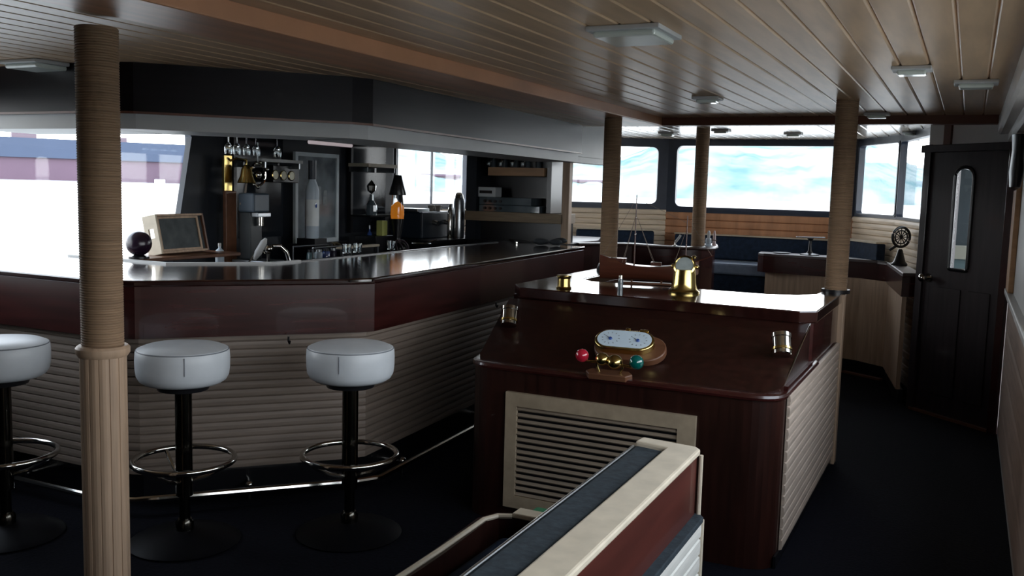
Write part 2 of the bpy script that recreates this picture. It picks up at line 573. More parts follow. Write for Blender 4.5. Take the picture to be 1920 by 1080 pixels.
# port side (aft -> forward is inside on the right, so run forward -> aft)
wall_with_window('wall_port_aft', (XP, 4.62), (XP, YA), 0, 2.05, 0.0, 2.9, 0.95, 1.90, 0.035, M_PIER, idx=1, radius=0.10, framew=0.05)
wall_with_window('wall_port_pier', (XP, 6.95), (XP, 4.62), 0, 2.05, None, None, 0, 0, TH, M_PIER)
wall_with_window('wall_port_mid', P2, (XP, 6.95), 0, 2.07, 0.10, 1.44, 1.30, 1.93, 0.035, M_FRAME, idx=2, mull=(0.78,), slats=(0.4, 1.28, M_SLATW, 0.055))
m = MB()
wv = [(4.395, 0.95), (4.64, 0.95), (4.64, 1.86), (4.585, 1.86)]
fa_ = [m.bm.verts.new((-4.632, a_, b_)) for a_, b_ in wv]
fb_ = [m.bm.verts.new((-4.586, a_, b_)) for a_, b_ in wv]
m._face(fa_); m._face(fb_[::-1])
for k in range(4): m._face([fa_[k], fa_[(k + 1) % 4], fb_[(k + 1) % 4], fb_[k]])
struct(m.build('trim_slanted_window_post', M_PIER, smooth=False))
# port bow diagonal
wall_with_window('wall_port_quarter', P1, P2, 0, 2.07, 0.05, 0.81, 1.32, 1.98, 0.035, M_FRAME, idx=3, mull=(0.42,), slats=(0.4, 1.30, M_SLATW, 0.055))
L = (Vector(P1) - Vector(P0)).length
wall_with_window('wall_port_bow', P0, P1, 0, 2.07, 0.07, L - 0.04, 1.345, 2.0, 0.035, M_FRAME, idx=4, slats=(0.4, 1.32, M_SLATW, 0.055), mull=(0.66,))
L = (Vector(P0) - Vector(S0)).length
wall_with_window('wall_bow', S0, P0, 0, 2.07, 0.04, L - 0.06, 1.325, 2.02, 0.035, M_FRAME, idx=5, slats=(0.4, 1.30, M_BEAM, 0.075))
L = (Vector(S1) - Vector(S0)).length
wall_with_window('wall_starboard_bow', S1, S0, 0, 2.07, 0.015, L - 0.05, 1.34, 2.0, 0.035, M_FRAME, idx=6, slats=(0.4, 1.32, M_SLATW, 0.055), framew=0.014, radius=0.03)
L = (Vector(S1) - Vector(S2)).length
wall_with_window('wall_starboard_quarter', S2, S1, 0, 2.07, 0.03, L - 0.015, 1.33, 2.0, 0.035, M_FRAME, idx=9, slats=(0.0, 1.32, M_SLATW, 0.055), framew=0.014, radius=0.03)
wall_with_window('wall_starboard_return', D0, S2, 0, 2.07, None, None, 0, 0, 0.05, M_DOOR)
# starboard side wall aft -> forward, inside on the left
wall_with_window('wall_starboard', (XS, YA), (XS, 6.67), 0, 2.07, 2.2, 6.6, 0.98, 1.80, TH, M_WHITE, idx=7, mull=(4.4,), fmat=M_CREAM, radius=0.08)
struct(MB().sweep([(XS - 0.001, 6.5), (XS - 0.001, YA)], slat_profile(0.04, 0.93, 0.22, 0.004, 0.0)).build('trim_slats_starboard_side', mat('rosy_limed_wood', (0.46, 0.35, 0.29), 0.4, var=0.14, scale=(1, 1, 14), noise=3), smooth=False))
struct(MB().box((XS - 0.035, YA, 0.935), (XS + 0.02, 6.45, 0.972)).build('trim_sill_starboard', M_WHITE, bevel=0.006, smooth=False))
struct(MB().box((XS - 0.03, 6.08, 0.972), (XS, 6.42, 1.87)).build('trim_post_starboard', M_SHELF, bevel=0.004, smooth=False))
wall_with_window('wall_aft', (XP, YA), (XS, YA), 0, 2.07, None, None, 0, 0, TH, M_MAHOGV)

# diagonal bulkhead with door, starboard forward
A, B = Vector(D0), Vector(D1)
dd = (B - A); LD = dd.length; ang = math.atan2(dd.y, dd.x)
MD = Matrix.Translation((A.x, A.y, 0)) @ Matrix.Rotation(ang, 4, 'Z')
# local: x along bulkhead, y away from the camera (forward)
struct(MB().box((-0.01, 0.0, 1.875), (LD, 0.05, 2.06), MD).build('wall_bulkhead', M_PALE, smooth=False))
struct(MB().box((0.13, -0.018, 1.875), (0.19, 0.004, 2.04), MD).build('trim_bulkhead_post', M_BEAMD, smooth=False))
dr = thing('door_1', 'dark plum-brown wooden door with tall narrow glass pane and round knob', 'door', (A.x, A.y, 0), ang)
dr['kind'] = 'structure'
gx0, gx1, gz0, gz1 = 0.245, 0.40, 1.03, 1.72
win = rounded([(gx0, gz0), (gx1, gz0), (gx1, gz1), (gx0, gz1)], [0.02, 0.02, 0.075, 0.075], 6)
m = MB()
lay = []
n = len(win)
def outerpt(q):
    cx, cz = (gx0 + gx1) / 2, (gz0 + gz1) / 2
    return q
X0, X1, Z0, Z1 = 0.026, LD - 0.056, 0.017, 1.832
# stile/rail boards around the opening
m.box((X0, 0.0, Z0), (gx0, 0.042, Z1)); m.box((gx1, 0.0, Z0), (X1, 0.042, Z1))
m.box((gx0, 0.0, Z0), (gx1, 0.042, gz0)); m.box((gx0, 0.0, gz1), (gx1, 0.042, Z1))
m.build('leaf', M_DOOR, dr, smooth=False)
# arched moulding round the pane
pth = [Vector((q[0], -0.004, q[1])) for q in win]
MB().tube(pth, 0.013, 8, True).build('pane_moulding', M_DARK, dr)
m = MB()
for sx_ in (-1, 1):  # arch spandrels
    cx = gx0 if sx_ < 0 else gx1
    arc = [q for q in win if q[1] > gz1 - 0.076 and (q[0] - (gx0 + gx1) / 2) * sx_ >= 0]
    fr_ = [m.bm.verts.new((q[0], 0.001, q[1])) for q in arc]
    co = m.bm.verts.new((cx, 0.001, gz1))
    for i in range(len(fr_) - 1):
        m._face([fr_[i], fr_[i + 1], co])
m.build('arch_spandrel', M_DOOR, dr, smooth=False)
MB().box((gx0 + .002, 0.018, gz0 + .002), (gx1 - .002, 0.024, gz1 - .002)).build('pane', M_PANE, dr, smooth=False)
for (a0, b0) in (((0.09, 0.15), (0.36, 0.9)), ((0.42, 0.15), (0.60, 0.9))):
    MB().box((a0[0], -0.008, a0[1]), (b0[0], 0.002, b0[1])).build('raised_panel', M_DOOR, dr, bevel=0.007, smooth=False)
m = MB()
m.cyl((0.075, 0.0, 0.955), (0.075, -0.05, 0.955), 0.011, 12); m.ball((0.075, -0.062, 0.955), 0.030, (1, 0.7, 1))
m.lathe([(0.030, 0), (0.030, 0.006)], 20, Matrix.Translation((0.075, 0.0, 0.955)) @ Matrix.Rotation(H, 4, 'X'))
o = m.build('knob', M_CHROME, dr); o['label'] = 'chrome knob'
struct(MB().box((-0.03, -0.02, 0), (0.028, 0.05, 1.88), MD).build('trim_door_jamb_port', M_DOOR, bevel=0.004, smooth=False))
struct(MB().box((LD - 0.058, -0.03, 0), (LD - 0.002, 0.05, 1.86), MD).build('trim_door_jamb_starboard', M_MAHOG, bevel=0.004, smooth=False))
struct(MB().box((-0.05, -0.03, 1.825), (LD, 0.05, 1.876), MD).build('trim_door_header', M_DOOR, bevel=0.004, smooth=False))
struct(MB().box((0.0, -0.03, 0.0), (LD - 0.06, 0.05, 0.018), MD).build('trim_door_threshold', M_WOODM, smooth=False))
# side deck outside the door: bulwark and cabin post seen through the pane
struct(MB().box((-0.16, 8.30, -0.4), (1.0, 8.36, 1.03)).build('wall_deck_bulwark', mat('teal_deck_paint', (0.035, 0.060, 0.062), 0.6, var=0.1), smooth=False))
struct(MB().box((-0.16, 8.27, 1.03), (1.0, 8.40, 1.135)).build('trim_deck_bulwark_cap', mat('cream_deck_paint', (0.16, 0.155, 0.12), 0.6, var=0.05), smooth=False))
struct(MB().box((at(1793, 400, Y=8.5).x, 8.45, 1.13), (at(1822, 400, Y=8.5).x, 8.55, 2.2)).build('trim_deck_post', mat('teal_post_paint', (0.006, 0.014, 0.018), 0.5, var=0.1), smooth=False))
# dark curtain bundle on the starboard wall
m = MB()
m.lathe([(0.0, 1.56), (0.035, 1.58), (0.045, 1.66), (0.036, 1.78), (0.045, 1.86), (0.0, 1.87)], 18, Matrix.Translation((XS - 0.05, 5.75, 0)) @ Matrix.Diagonal((0.8, 2.2, 1, 1)))
tag(m.build('gathered_curtain', M_DARK), 'short dark gathered curtain hanging high beside the door', 'curtain')

# ================================================================= BAR
def off(path, d):
    P = [Vector(p) for p in path]
    out = []
    for i in range(len(P)):
        d1 = (P[i] - P[i - 1]).normalized() if i else (P[1] - P[0]).normalized()
        d2 = (P[i + 1] - P[i]).normalized() if i < len(P) - 1 else d1
        n1 = Vector((d1.y, -d1.x)); n2 = Vector((d2.y, -d2.x)); mm = (n1 + n2).normalized(); k = 1 / mm.dot(n1)
        q = P[i] + mm * k * d
        out.append((q.x, q.y))
    return out

bar_out = [(-4.56, 2.87), (-3.40, 2.87), (-3.28, 2.92), (-2.61, 3.635), (-2.558, 3.72), (-2.76, 6.95)]
bar_in = [(-3.52, 6.95), (-3.42, 4.22), (-3.42, 4.02), (-3.80, 3.60), (-4.56, 3.60)]
bar = thing('bar_counter', 'large faceted bar with glossy mahogany top and cream slatted front', 'bar counter', (0, 0, 0))
MB().prism(bar_out + bar_in, 1.02, 1.05).build('worktop', M_MAHOGT, bar, bevel=0.008, smooth=False)
# path runs forward->aft?  outward must be on the right-hand side: aft-port -> forward has outboard on the right
MB().sweep(bar_out, [(0.0, 0.79), (0.0, 1.022), (-0.03, 1.022), (-0.03, 0.79)]).build('fascia', M_MAHOG, bar, smooth=False)
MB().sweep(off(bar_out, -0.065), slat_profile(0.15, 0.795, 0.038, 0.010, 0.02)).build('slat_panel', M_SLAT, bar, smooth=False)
MB().sweep(off(bar_out, -0.11), [(0, 0.0), (0, 0.15), (-0.03, 0.15), (-0.03, 0.0)]).build('kick_board', M_DARK, bar, smooth=False)
MB().prism(off(bar_out, -0.13)[:-1] + [(-2.86, 6.93), (-3.49, 6.93), (-3.40, 4.22), (-3.40, 4.05), (-3.79, 3.57), (-4.55, 3.57)], 0.02, 1.018).build('carcass', M_DARK, bar, smooth=False)
MB().sweep([(-4.55, 3.60), (-3.80, 3.60), (-3.42, 4.02), (-3.42, 4.22)], [(0.012, 1.04), (0.012, 1.060), (-0.012, 1.060), (-0.012, 1.04)]).build('inner_lip', M_WHITE, bar, smooth=False)
MB().sweep([(-3.42, 4.22), (-3.52, 6.9)], [(0.012, 1.04), (0.012, 1.056), (-0.012, 1.056), (-0.012, 1.04)]).build('inner_lip', M_DARK, bar, smooth=False)
# chrome strip on the edge and joint cover
MB().sweep([(-2.62, 3.60), (-2.566, 3.70), (-2.757, 6.94)], [(0.004, 1.035), (0.006, 1.046), (0.0, 1.052), (-0.004, 1.052), (-0.004, 1.035)]).build('edge_strip', M_CHROME, bar, smooth=False)
rail = off(bar_out, 0.05)
pts = []
for i in range(len(rail) - 1):
    a, b = Vector(rail[i]), Vector(rail[i + 1])
    for k in range(8):
        q = a.lerp(b, k / 8); pts.append((q.x, q.y, 0.07))
pts.append((rail[-1][0], rail[-1][1], 0.07))
fr = MB().tube(pts, 0.016, 10).build('foot_rail', M_CHROME, bar)
for q, nrm in (((-4.0, 2.90), (0, 1)), ((-2.97, 3.30), (-.7, .7)), ((-2.565, 4.0), (-1, 0)), ((-2.62, 5.1), (-1, 0)), ((-2.70, 6.2), (-1, 0))):
    m = MB(); m.cyl((q[0], q[1], 0.07), (q[0] + nrm[0] * 0.15, q[1] + nrm[1] * 0.15, 0.07), 0.010, 10)
    m.cyl((q[0], q[1], 0.0), (q[0], q[1], 0.07), 0.010, 10)
    m.ball((q[0], q[1], 0.07), 0.022, n=14, m=8)
    m.build('rail_bracket', M_CHROME, fr)
for q in (at(541, 637, z=0.775), at(930, 571, z=0.775), at(70, 612, z=0.775)):
    pv = Vector((q.x, q.y))
    m = MB(); m.tube([(q.x, q.y, 0.79), (q.x, q.y, 0.768), (q.x + 0.012, q.y - 0.008, 0.760), (q.x + 0.018, q.y - 0.012, 0.772)], 0.005, 8)
    m.build('bag_hook', M_BLACKM, bar)

# soffit over the bar
sf = thing('bar_canopy', 'dark plum faceted canopy with pale lower band hanging above the bar', 'canopy', (0, 0, 0))
can = [(-4.42, 2.90), (-3.44, 2.90), (-3.30, 2.95), (-2.64, 3.64), (-2.60, 3.75), (-2.74, 6.78)]
MB().sweep(can, [(0, 1.785), (0, 2.0), (-0.04, 2.0), (-0.04, 1.785)]).build('upper_panel', M_SOFFIT, sf, smooth=False)
MB().sweep(off(can, -0.03), [(0, 1.715), (0, 1.79), (-0.40, 1.79), (-0.40, 1.715)]).build('lower_band', M_WHITE, sf, smooth=False)
MB().sweep(off(can, 0.004), [(0, 1.780), (0, 1.790), (-0.02, 1.790), (-0.02, 1.780)]).build('edge_bead', M_BEAMD, sf, smooth=False)
t = thing('forward_canopy', 'pale grey box panel hung below the ceiling beyond the bar canopy', 'canopy')
MB().prism([(-2.97, 6.83), (-2.85, 6.83), (-2.85, 7.70), (-2.97, 7.70)], 1.765, 2.05).build('panel', M_WHITE, t, bevel=0.005, smooth=False)
MB().prism([(-2.96, 6.83), (-2.84, 6.83), (-2.84, 7.72), (-2.96, 7.72)], 1.72, 1.765).build('lower_band', M_WHITE, t, smooth=False)

# ================================================================= STOOLS
M_BASE = mat('black_painted_base', (0.003, 0.003, 0.004), 0.5, var=0.2, spec=0.1)
def make_stool(label, loc, rz):
    t = thing('bar_stool', label, 'bar stool', loc, rz, None)
    R = 0.184
    MB().lathe([(0, 0.672), (0.12, 0.672), (0.152, 0.677), (0.170, 0.689), (0.180, 0.708), (R, 0.735), (R + .001, 0.775), (R - .001, 0.806), (0.177, 0.817), (0.15, 0.828), (0.09, 0.834), (0, 0.837)], 56).build('seat', M_LEATHER, t)
    st = t.children[0]
    MB().torus((0, 0, 0.813), R - 0.005, 0.0025, n=56, k=6).build('seam', M_SEAM, st)
    for k in range(3):
        a = math.radians(-60 + 120 * k)
        MB().tube([(math.cos(a) * (R + .0015), math.sin(a) * (R + .0015), z) for z in (0.735, 0.75, 0.77, 0.79, 0.806)], 0.0018, 6).build('seam', M_SEAM, st)
    MB().lathe([(0.0, 0.647), (0.10, 0.647), (0.11, 0.672), (0, 0.672)], 32).build('seat_plate', M_BLACKM, t)
    MB().lathe([(0.034, 0.20), (0.034, 0.65)], 28).build('upper_sleeve', M_DCHROME, t)
    MB().lathe([(0.022, 0.02), (0.022, 0.21)], 24).build('lower_pole', M_DCHROME, t)
    MB().lathe([(0.037, 0.05), (0.037, 0.085), (0.028, 0.10), (0.022, 0.10)], 24).build('collar', M_DCHROME, t)
    m = MB(); m.torus((0, 0, 0.35), 0.200, 0.0125, n=64, k=12)
    fr = m.build('foot_ring', M_CHROME, t)
    for a in (0.35, 0.35 + 2.094, 0.35 + 4.189):
        MB().tube([(math.cos(a) * 0.03, math.sin(a) * 0.03, 0.26), (math.cos(a) * 0.10, math.sin(a) * 0.10, 0.282), (math.cos(a) * 0.165, math.sin(a) * 0.165, 0.32), (math.cos(a) * 0.197, math.sin(a) * 0.197, 0.348)], 0.009, 8).build('spoke', M_CHROME, fr)
    MB().lathe([(0, 0.0), (0.22, 0.0), (0.225, 0.008), (0.20, 0.022), (0.10, 0.04), (0.04, 0.055), (0, 0.055)], 48).build('base_disc', M_BASE, t)
    return t

s0 = make_stool('white leather bar stool just right of the near rope-wrapped column', (-2.837, 2.766, 0), 0.3)
dup(s0, (-2.305, 3.181, 0), -0.15, 'white leather bar stool furthest right, nearest the island console')
dup(s0, (-3.52, 2.45, 0), 0.1, 'white leather bar stool cut off by the left picture edge')

# ================================================================= COLUMNS
def rope_col(label, x, y, zb, zt, r, collar=None, foot=None):
    t = thing('rope_column', label, 'column', (x, y, 0))
    z0 = collar if collar else zb
    prof = [(r - 0.003, z0)]
    pitch = 0.0082
    n = int((zt - z0) / pitch)
    for i in range(n):
        a = z0 + i * pitch
        prof += [(r - 0.0022, a + 0.0004), (r, a + 0.3 * pitch), (r, a + 0.7 * pitch)]
    prof.append((r - 0.003, zt))
    MB().lathe(prof, 28).build('rope_wrap', M_ROPE, t)
    if collar:
        k = 14
        R = r + 0.006
        ring = []
        for i in range(k):
            a0 = 2 * math.pi * i / k
            for da, rr in ((0.012, R - 0.0025), (0.03, R), (0.16, R + .0012), (0.29, R + .0012), (2 * math.pi / k - 0.03, R), (2 * math.pi / k - 0.012, R - 0.0025)):
                ring.append((rr * math.cos(a0 + da), rr * math.sin(a0 + da)))
        MB().prism(ring, zb, collar - 0.018).build('stave_casing', M_STAVE, t, smooth=False)
        MB().lathe([(r, collar - 0.03), (R + 0.004, collar - 0.03), (R + 0.012, collar - 0.018), (R + 0.012, collar - 0.002), (R + 0.005, collar + 0.006), (r - 0.002, collar + 0.008)], 40).build('collar', M_STAVE, t)
    if foot:
        MB().lathe([(r + 0.016, zb), (r + 0.016, zb + 0.02), (r + 0.004, zb + foot), (r - .004, zb + foot)], 32).build('foot_collar', M_BLACKM, t)
    return t

rope_col('thick rope-wrapped column with pale stave casing, nearest the camera at left', -2.530, 2.12, 0.0, 1.972, 0.066, collar=0.945)
rope_col('rope-wrapped column standing on the left rear arm of the island', -2.13, 5.80, 0.97, 2.03, 0.058, foot=0.05)
rope_col('rope-wrapped column standing on the right rear corner of the island', -0.640, 5.42, 0.97, 2.03, 0.060, foot=0.018)
rope_col('rope-wrapped column at the rounded end of the forward booth rail', -2.095, 7.93, 0.40, 2.05, 0.058)

# ================================================================= ISLAND CONSOLE
isl = thing('island_console', 'mahogany island with sloping front, louvred vent and glossy U-shaped top', 'island counter', (0, 0, 0))
top_out = [(-2.26, 6.02), (-2.24, 4.62), (-2.14, 4.47), (-0.67, 4.40), (-0.60, 4.46), (-0.60, 5.50)]
top_in = [(-0.70, 5.50), (-0.72, 5.25), (-0.80, 5.12), (-0.95, 5.06), (-1.95, 5.06), (-2.05, 5.16), (-2.07, 6.02)]
MB().prism(top_out + top_in, 0.915, 0.972).build('worktop', M_MAHOGT, isl, bevel=0.006, smooth=False)
# lower body with rounded front corners
body = rounded([(-2.24, 4.60), (-1.985, 3.66), (-0.61, 3.66), (-0.61, 4.60)], [0, 0.14, 0.14, 0], 8)
b2 = body + [(-0.61, 5.46), (-0.68, 5.46), (-0.68, 5.1), (-2.06, 5.1), (-2.06, 6.0), (-2.24, 6.0)]
MB().prism(b2, 0.0, 0.695).build('lower_body', M_MAHOGV, isl, smooth=False)
# rolled lip of the ledge
MB().sweep(body, [(0.0, 0.69), (0.010, 0.693), (0.013, 0.703), (0.009, 0.713), (0.0, 0.716), (-0.03, 0.716), (-0.03, 0.69)]).build('ledge_lip', M_MAHOG, isl)
# sloping desk: quad from ledge up to the underside of the top
m = MB()
lo = rounded([(-2.22, 4.60), (-1.97, 3.675), (-0.625, 3.675), (-0.625, 4.60)], [0, 0.13, 0.13, 0], 8)
fa = [(x, 3.675 if y < 3.9 else y) for x, y in lo]
def slope_z(y):
    return 0.714 + max(0, min(1, (y - 3.70) / (4.40 - 3.70))) * 0.203
ys = [3.675, 3.72, 3.82, 4.0, 4.2, 4.41]
import bisect
def xl(y):
    if y < 3.80:
        k = (3.80 - y) / 0.125; return -1.97 + 0.115 * max(0, k) ** 2.2 + (-0.034)
    return -1.97 - (y - 3.675) * 0.27
def xr(y):
    if y < 3.80:
        k = (3.80 - y) / 0.125; return -0.622 - 0.12 * max(0, k) ** 2.2
    return -0.622
L_, R_ = [], []
yy = [3.675, 3.69, 3.71, 3.74, 3.77, 3.80, 3.9, 4.1, 4.3, 4.42]
for y in yy:
    L_.append((m.bm.verts.new((xl(y), y, slope_z(y))), m.bm.verts.new((xl(y), y, 0.70))))
    R_.append((m.bm.verts.new((xr(y), y, slope_z(y))), m.bm.verts.new((xr(y), y, 0.70))))
for i in range(len(yy) - 1):
    m._face([L_[i][0], R_[i][0], R_[i + 1][0], L_[i + 1][0]])
    m._face([L_[i][1], L_[i][0], L_[i + 1][0], L_[i + 1][1]])
    m._face([R_[i][1], R_[i + 1][1], R_[i + 1][0], R_[i][0]])
m._face([L_[0][1], R_[0][1], R_[0][0], L_[0][0]])
m._face([L_[-1][1], L_[-1][0], R_[-1][0], R_[-1][1]])
m.build('sloping_desk', M_MAHOGV, isl, smooth=False)
MB().prism([(-2.235, 4.60), (-2.10, 4.50), (-0.69, 4.415), (-0.615, 4.47), (-0.615, 5.49), (-0.69, 5.49), (-0.69, 5.08), (-2.06, 5.08), (-2.06, 6.0), (-2.235, 6.0)], 0.69, 0.92).build('upper_body', M_MAHOG, isl, smooth=False)
# side band and slats, starboard side
MB().box((-0.625, 3.80, 0.70), (-0.606, 4.45, 0.735)).build('side_rail', M_MAHOG, isl, smooth=False)
m = MB(); m.sweep([(-0.607, 3.80), (-0.607, 5.37)], slat_profile(0.05, 0.70, 0.045, 0.012, 0.0)); m.build('slat_panel', mat('island_side_slats', (0.52, 0.42, 0.34), 0.42, var=0.14, scale=(1, 1, 14), noise=4), isl, smooth=False)
MB().sweep([(-0.603, 3.72), (-0.603, 5.5)], [(0.0, 0.0), (0.0, 0.05), (-0.01, 0.05), (-0.01, 0)]).build('plinth', M_DARK, isl, smooth=False)
MB().tube([(-0.635, 3.76, 0.722), (-0.625, 3.80, 0.738), (-0.622, 3.95, 0.785), (-0.622, 4.2, 0.858), (-0.622, 4.41, 0.915)], 0.004, 8).build('edge_strip', M_CHROME, isl)
# corner post down to the deck
MB().box((-0.665, 5.385, 0), (-0.585, 5.455, 0.965)).build('corner_post', M_STAVE, isl, bevel=0.006, smooth=False)
# vent
vx0, vx1, vz0, vz1, vy = -1.795, -0.935, 0.075, 0.60, 3.66
vent = MB().box((vx0 + .05, vy - 0.006, vz0 + .05), (vx1 - .05, vy + 0.004, vz1 - .05)).build('vent', M_DARK, isl, smooth=False)
m = MB()
m.box((vx0, vy - 0.022, vz0), (vx0 + 0.055, vy, vz1)); m.box((vx1 - 0.075, vy - 0.022, vz0), (vx1, vy, vz1))
m.box((vx0 + 0.055, vy - 0.022, vz0), (vx1 - 0.075, vy, vz0 + 0.055)); m.box((vx0 + 0.055, vy - 0.022, vz1 - 0.06), (vx1 - 0.075, vy, vz1))
o = m.build('vent_frame', mat('vent_frame_wood', (0.40, 0.32, 0.225), 0.45, var=0.12, scale=(3, 3, 3), noise=5), vent, smooth=False)
m = MB()
nl = 15
for i in range(nl):
    z = vz0 + 0.065 + i * (vz1 - vz0 - 0.135) / (nl - 1)
    a = Matrix.Translation((0, vy - 0.008, z)) @ Matrix.Rotation(math.radians(38), 4, 'X')
    m.box((vx0 + 0.055, -0.011, -0.0035), (vx1 - 0.075, 0.011, 0.0035), a)
m.build('louvres', mat('louvre_wood', (0.30, 0.24, 0.18), 0.5, var=0.1), vent, smooth=False)

# ---- things on the island
# slope frame
SA = math.atan2(0.203, 0.70)
def on_slope(px, py):
    # intersect the desk plane
    n = Vector((0, -math.sin(SA), math.cos(SA))); p0 = Vector((0, 3.70, 0.714))
    r = ray(px, py); tt = (p0 - EYE).dot(n) / r.dot(n)
    return EYE + r * tt
# reading lamps: short chrome cylinders at both edges of the slope
def grip(label, p, rz):
    t = thing('cylinder_lamp', label, 'lamp', tuple(p), rz)
    Mx = Matrix.Translation((0, -0.005, 0.050)) @ Matrix.Rotation(math.radians(-32), 4, 'X')
    MB().lathe([(0.0, -0.048), (0.036, -0.048), (0.040, -0.045), (0.040, 0.028), (0.043, 0.031), (0.043, 0.048), (0.0, 0.048)], 28, Mx).build('housing', M_CHROME, t)
    MB().lathe([(0.041, -0.03), (0.0435, -0.028), (0.0435, -0.018), (0.041, -0.016)], 28, Mx).build('band', M_BRASS, t)
    MB().cyl((0, 0.02, 0.001), (0, 0.005, 0.03), 0.014).build('mount', M_BLACKM, t)
    return t
p = on_slope(1464, 668)
grip('short chrome cylinder lamp on the right edge of the island slope', p, 0.35)
p = on_slope(948, 612)
grip('short chrome cylinder lamp on the left edge of the island slope', (p.x + 0.02, p.y, p.z), 0.35)

# twin-dial instrument
p = on_slope(1172, 668)
t = thing('twin_dial_instrument', 'pill-shaped pale twin dial in brass rim on oval wooden mount', 'instrument', tuple(p), 0.0)
t.rotation_euler = (SA + 0.25, 0, 0.10)
t.location.z += 0.036
def pill(hw, r, k=12):
    out = []
    for i in range(k + 1):
        a = -H + math.pi * i / k; out.append((hw + r * math.cos(a), r * math.sin(a)))
    for i in range(k + 1):
        a = H + math.pi * i / k; out.append((-hw + r * math.cos(a), r * math.sin(a)))
    return out
MB().prism([(x * 1.0 + 0.025, y * 1.0 - 0.012) for x, y in pill(0.075, 0.086)], -0.012, 0.022).build('wooden_mount', M_WOODM, t, bevel=0.005)
MB().prism(pill(0.068, 0.066), 0.018, 0.052).build('brass_rim', M_BRASS, t, bevel=0.005)
fc = MB().prism(pill(0.066, 0.056), 0.050, 0.054).build('dial_face', M_FACE, t)
for sx_ in (-0.062, 0.062):
    MB().lathe([(0.0, 0.054), (0.009, 0.054), (0.007, 0.060), (0, 0.061)], 16, Matrix.Translation((sx_, -0.006, 0))).build('hand_boss', M_BLUEG, fc)
    m = MB()
    for k in range(12):
        a = k * math.pi / 6
        m.box((0.034, -0.0012, 0.054), (0.041, 0.0012, 0.0548), Matrix.Translation((sx_, 0, 0)) @ Matrix.Rotation(a, 4, 'Z'))
    m.box((-0.001, 0, 0.0545), (0.001, 0.030, 0.0555), Matrix.Translation((sx_, -0.006, 0)) @ Matrix.Rotation(0.9, 4, 'Z'))
    m.build('dial_marks', M_STEEL, fc)
for q_ in (((-0.008, 0.062, 0.02), (0.012, 0.078, 0.055)), ((0.055, 0.062, 0.02), (0.095, 0.074, 0.056))): MB().box(*q_).build('clasp', M_BRASS, t, bevel=0.002)

# red and green lamp ornament
p = on_slope(1143, 712)
t = thing('navigation_light_ornament', 'brass ornament with red ball and green ball on wooden base', 'ornament', (p.x, p.y, p.z + 0.006), 0.08)
t.rotation_euler = (SA * 0.9, 0, 0.08)
MB().prism(rounded([(-0.085, -0.028), (0.075, -0.028), (0.10, 0.0), (0.075, 0.028), (-0.085, 0.028), (-0.105, 0.0)], 0.006, 3), 0.0, 0.028).build('base', M_WOODM, t, bevel=0.004)
m = MB()
m.tube([(-0.045, 0, 0.025), (-0.055, 0, 0.055), (-0.052, 0, 0.075)], 0.005, 8); m.tube([(0.045, 0, 0.025), (0.058, 0, 0.055), (0.055, 0, 0.075)], 0.005, 8)
m.tube([(-0.115, 0, 0.068), (-0.05, 0, 0.072), (0.0, 0, 0.068), (0.06, 0, 0.066), (0.125, 0, 0.058)], 0.006, 8)
m.build('bracket', M_BRASS, t)
m = MB(); m.ball((-0.028, -0.004, 0.088), 0.030, (1, 1, .9)); m.build('brass_globe', M_BRASS, t)
m = MB(); m.ball((0.026, -0.004, 0.080), 0.034, (1, 1, .9)); m.build('brass_globe', M_BRASS, t)
o = MB().ball((-0.118, 0, 0.094), 0.029).build('red_ball', M_RED, t); o['label'] = 'glossy red ball'
o = MB().ball((0.118, 0, 0.086), 0.031).build('green_ball', M_GREEN, t); o['label'] = 'glossy dark green ball'

# brass binnacle compass on the top
p = at(1282, 549, z=0.972)
t = thing('brass_binnacle', 'brass ship compass with flared skirt and tilted round grey dial', 'compass', tuple(p), 0.15)
MB().lathe([(0.0, 0), (0.082, 0), (0.084, 0.010), (0.074, 0.016), (0.070, 0.022), (0.064, 0.05), (0.060, 0.10), (0.056, 0.125), (0.0, 0.13)], 40).build('skirt', M_BRASS, t)
Mx = Matrix.Translation((0, -0.012, 0.142)) @ Matrix.Rotation(math.radians(62), 4, 'X')
MB().lathe([(0.0, -0.055), (0.040, -0.050), (0.056, -0.02), (0.058, 0.012), (0.050, 0.018), (0.046, 0.014)], 40, Mx, cap=False).build('bowl', M_BRASS, t)
MB().lathe([(0.0, 0.008), (0.048, 0.008), (0.048, 0.012), (0.0, 0.012)], 36, Mx).build('dial', mat('grey_dial', (0.35, 0.40, 0.40), 0.3, var=0.15, noise=30), t)
m = MB(); m.lathe([(0.0, 0.0), (0.012, 0.0), (0.014, 0.01), (0.006, 0.016), (0, 0.018)], 16, Matrix.Translation((0.045, 0.0, 0.185)))
m.build('gimbal_knob', M_BRASS, t)
MB().ball((0.062, 0, 0.14), 0.012).build('gimbal_knob', M_BRASS, t)
MB().ball((-0.062, 0, 0.14), 0.012).build('gimbal_knob', M_BRASS, t)

# small brass pot
p = at(1057, 541, z=0.972)
t = thing('brass_pot', 'small squat brass cylinder on the left end of the island top', 'pot', tuple(p), 0)
MB().lathe([(0, 0), (0.040, 0), (0.043, 0.006), (0.036, 0.012), (0.034, 0.055), (0.040, 0.064), (0.040, 0.072), (0.030, 0.074), (0, 0.070)], 32).build('body', M_BRASS, t)
p = at(1163, 541, z=0.972)
t = thing('glint_piece', 'tiny made-up piece with silver cap standing for a white glint beside the model ship', 'shaker', tuple(p), 0)  # added piece, its chrome cap imitates a white glint by the ship
MB().lathe([(0, 0), (0.014, 0), (0.016, 0.03), (0.012, 0.055), (0, 0.055)], 20).build('glass_body', M_GREYG, t)
MB().lathe([(0, 0.055), (0.013, 0.055), (0.012, 0.072), (0, 0.078)], 20).build('cap', M_CHROME, t)
p = at(951, 550, z=0.972)

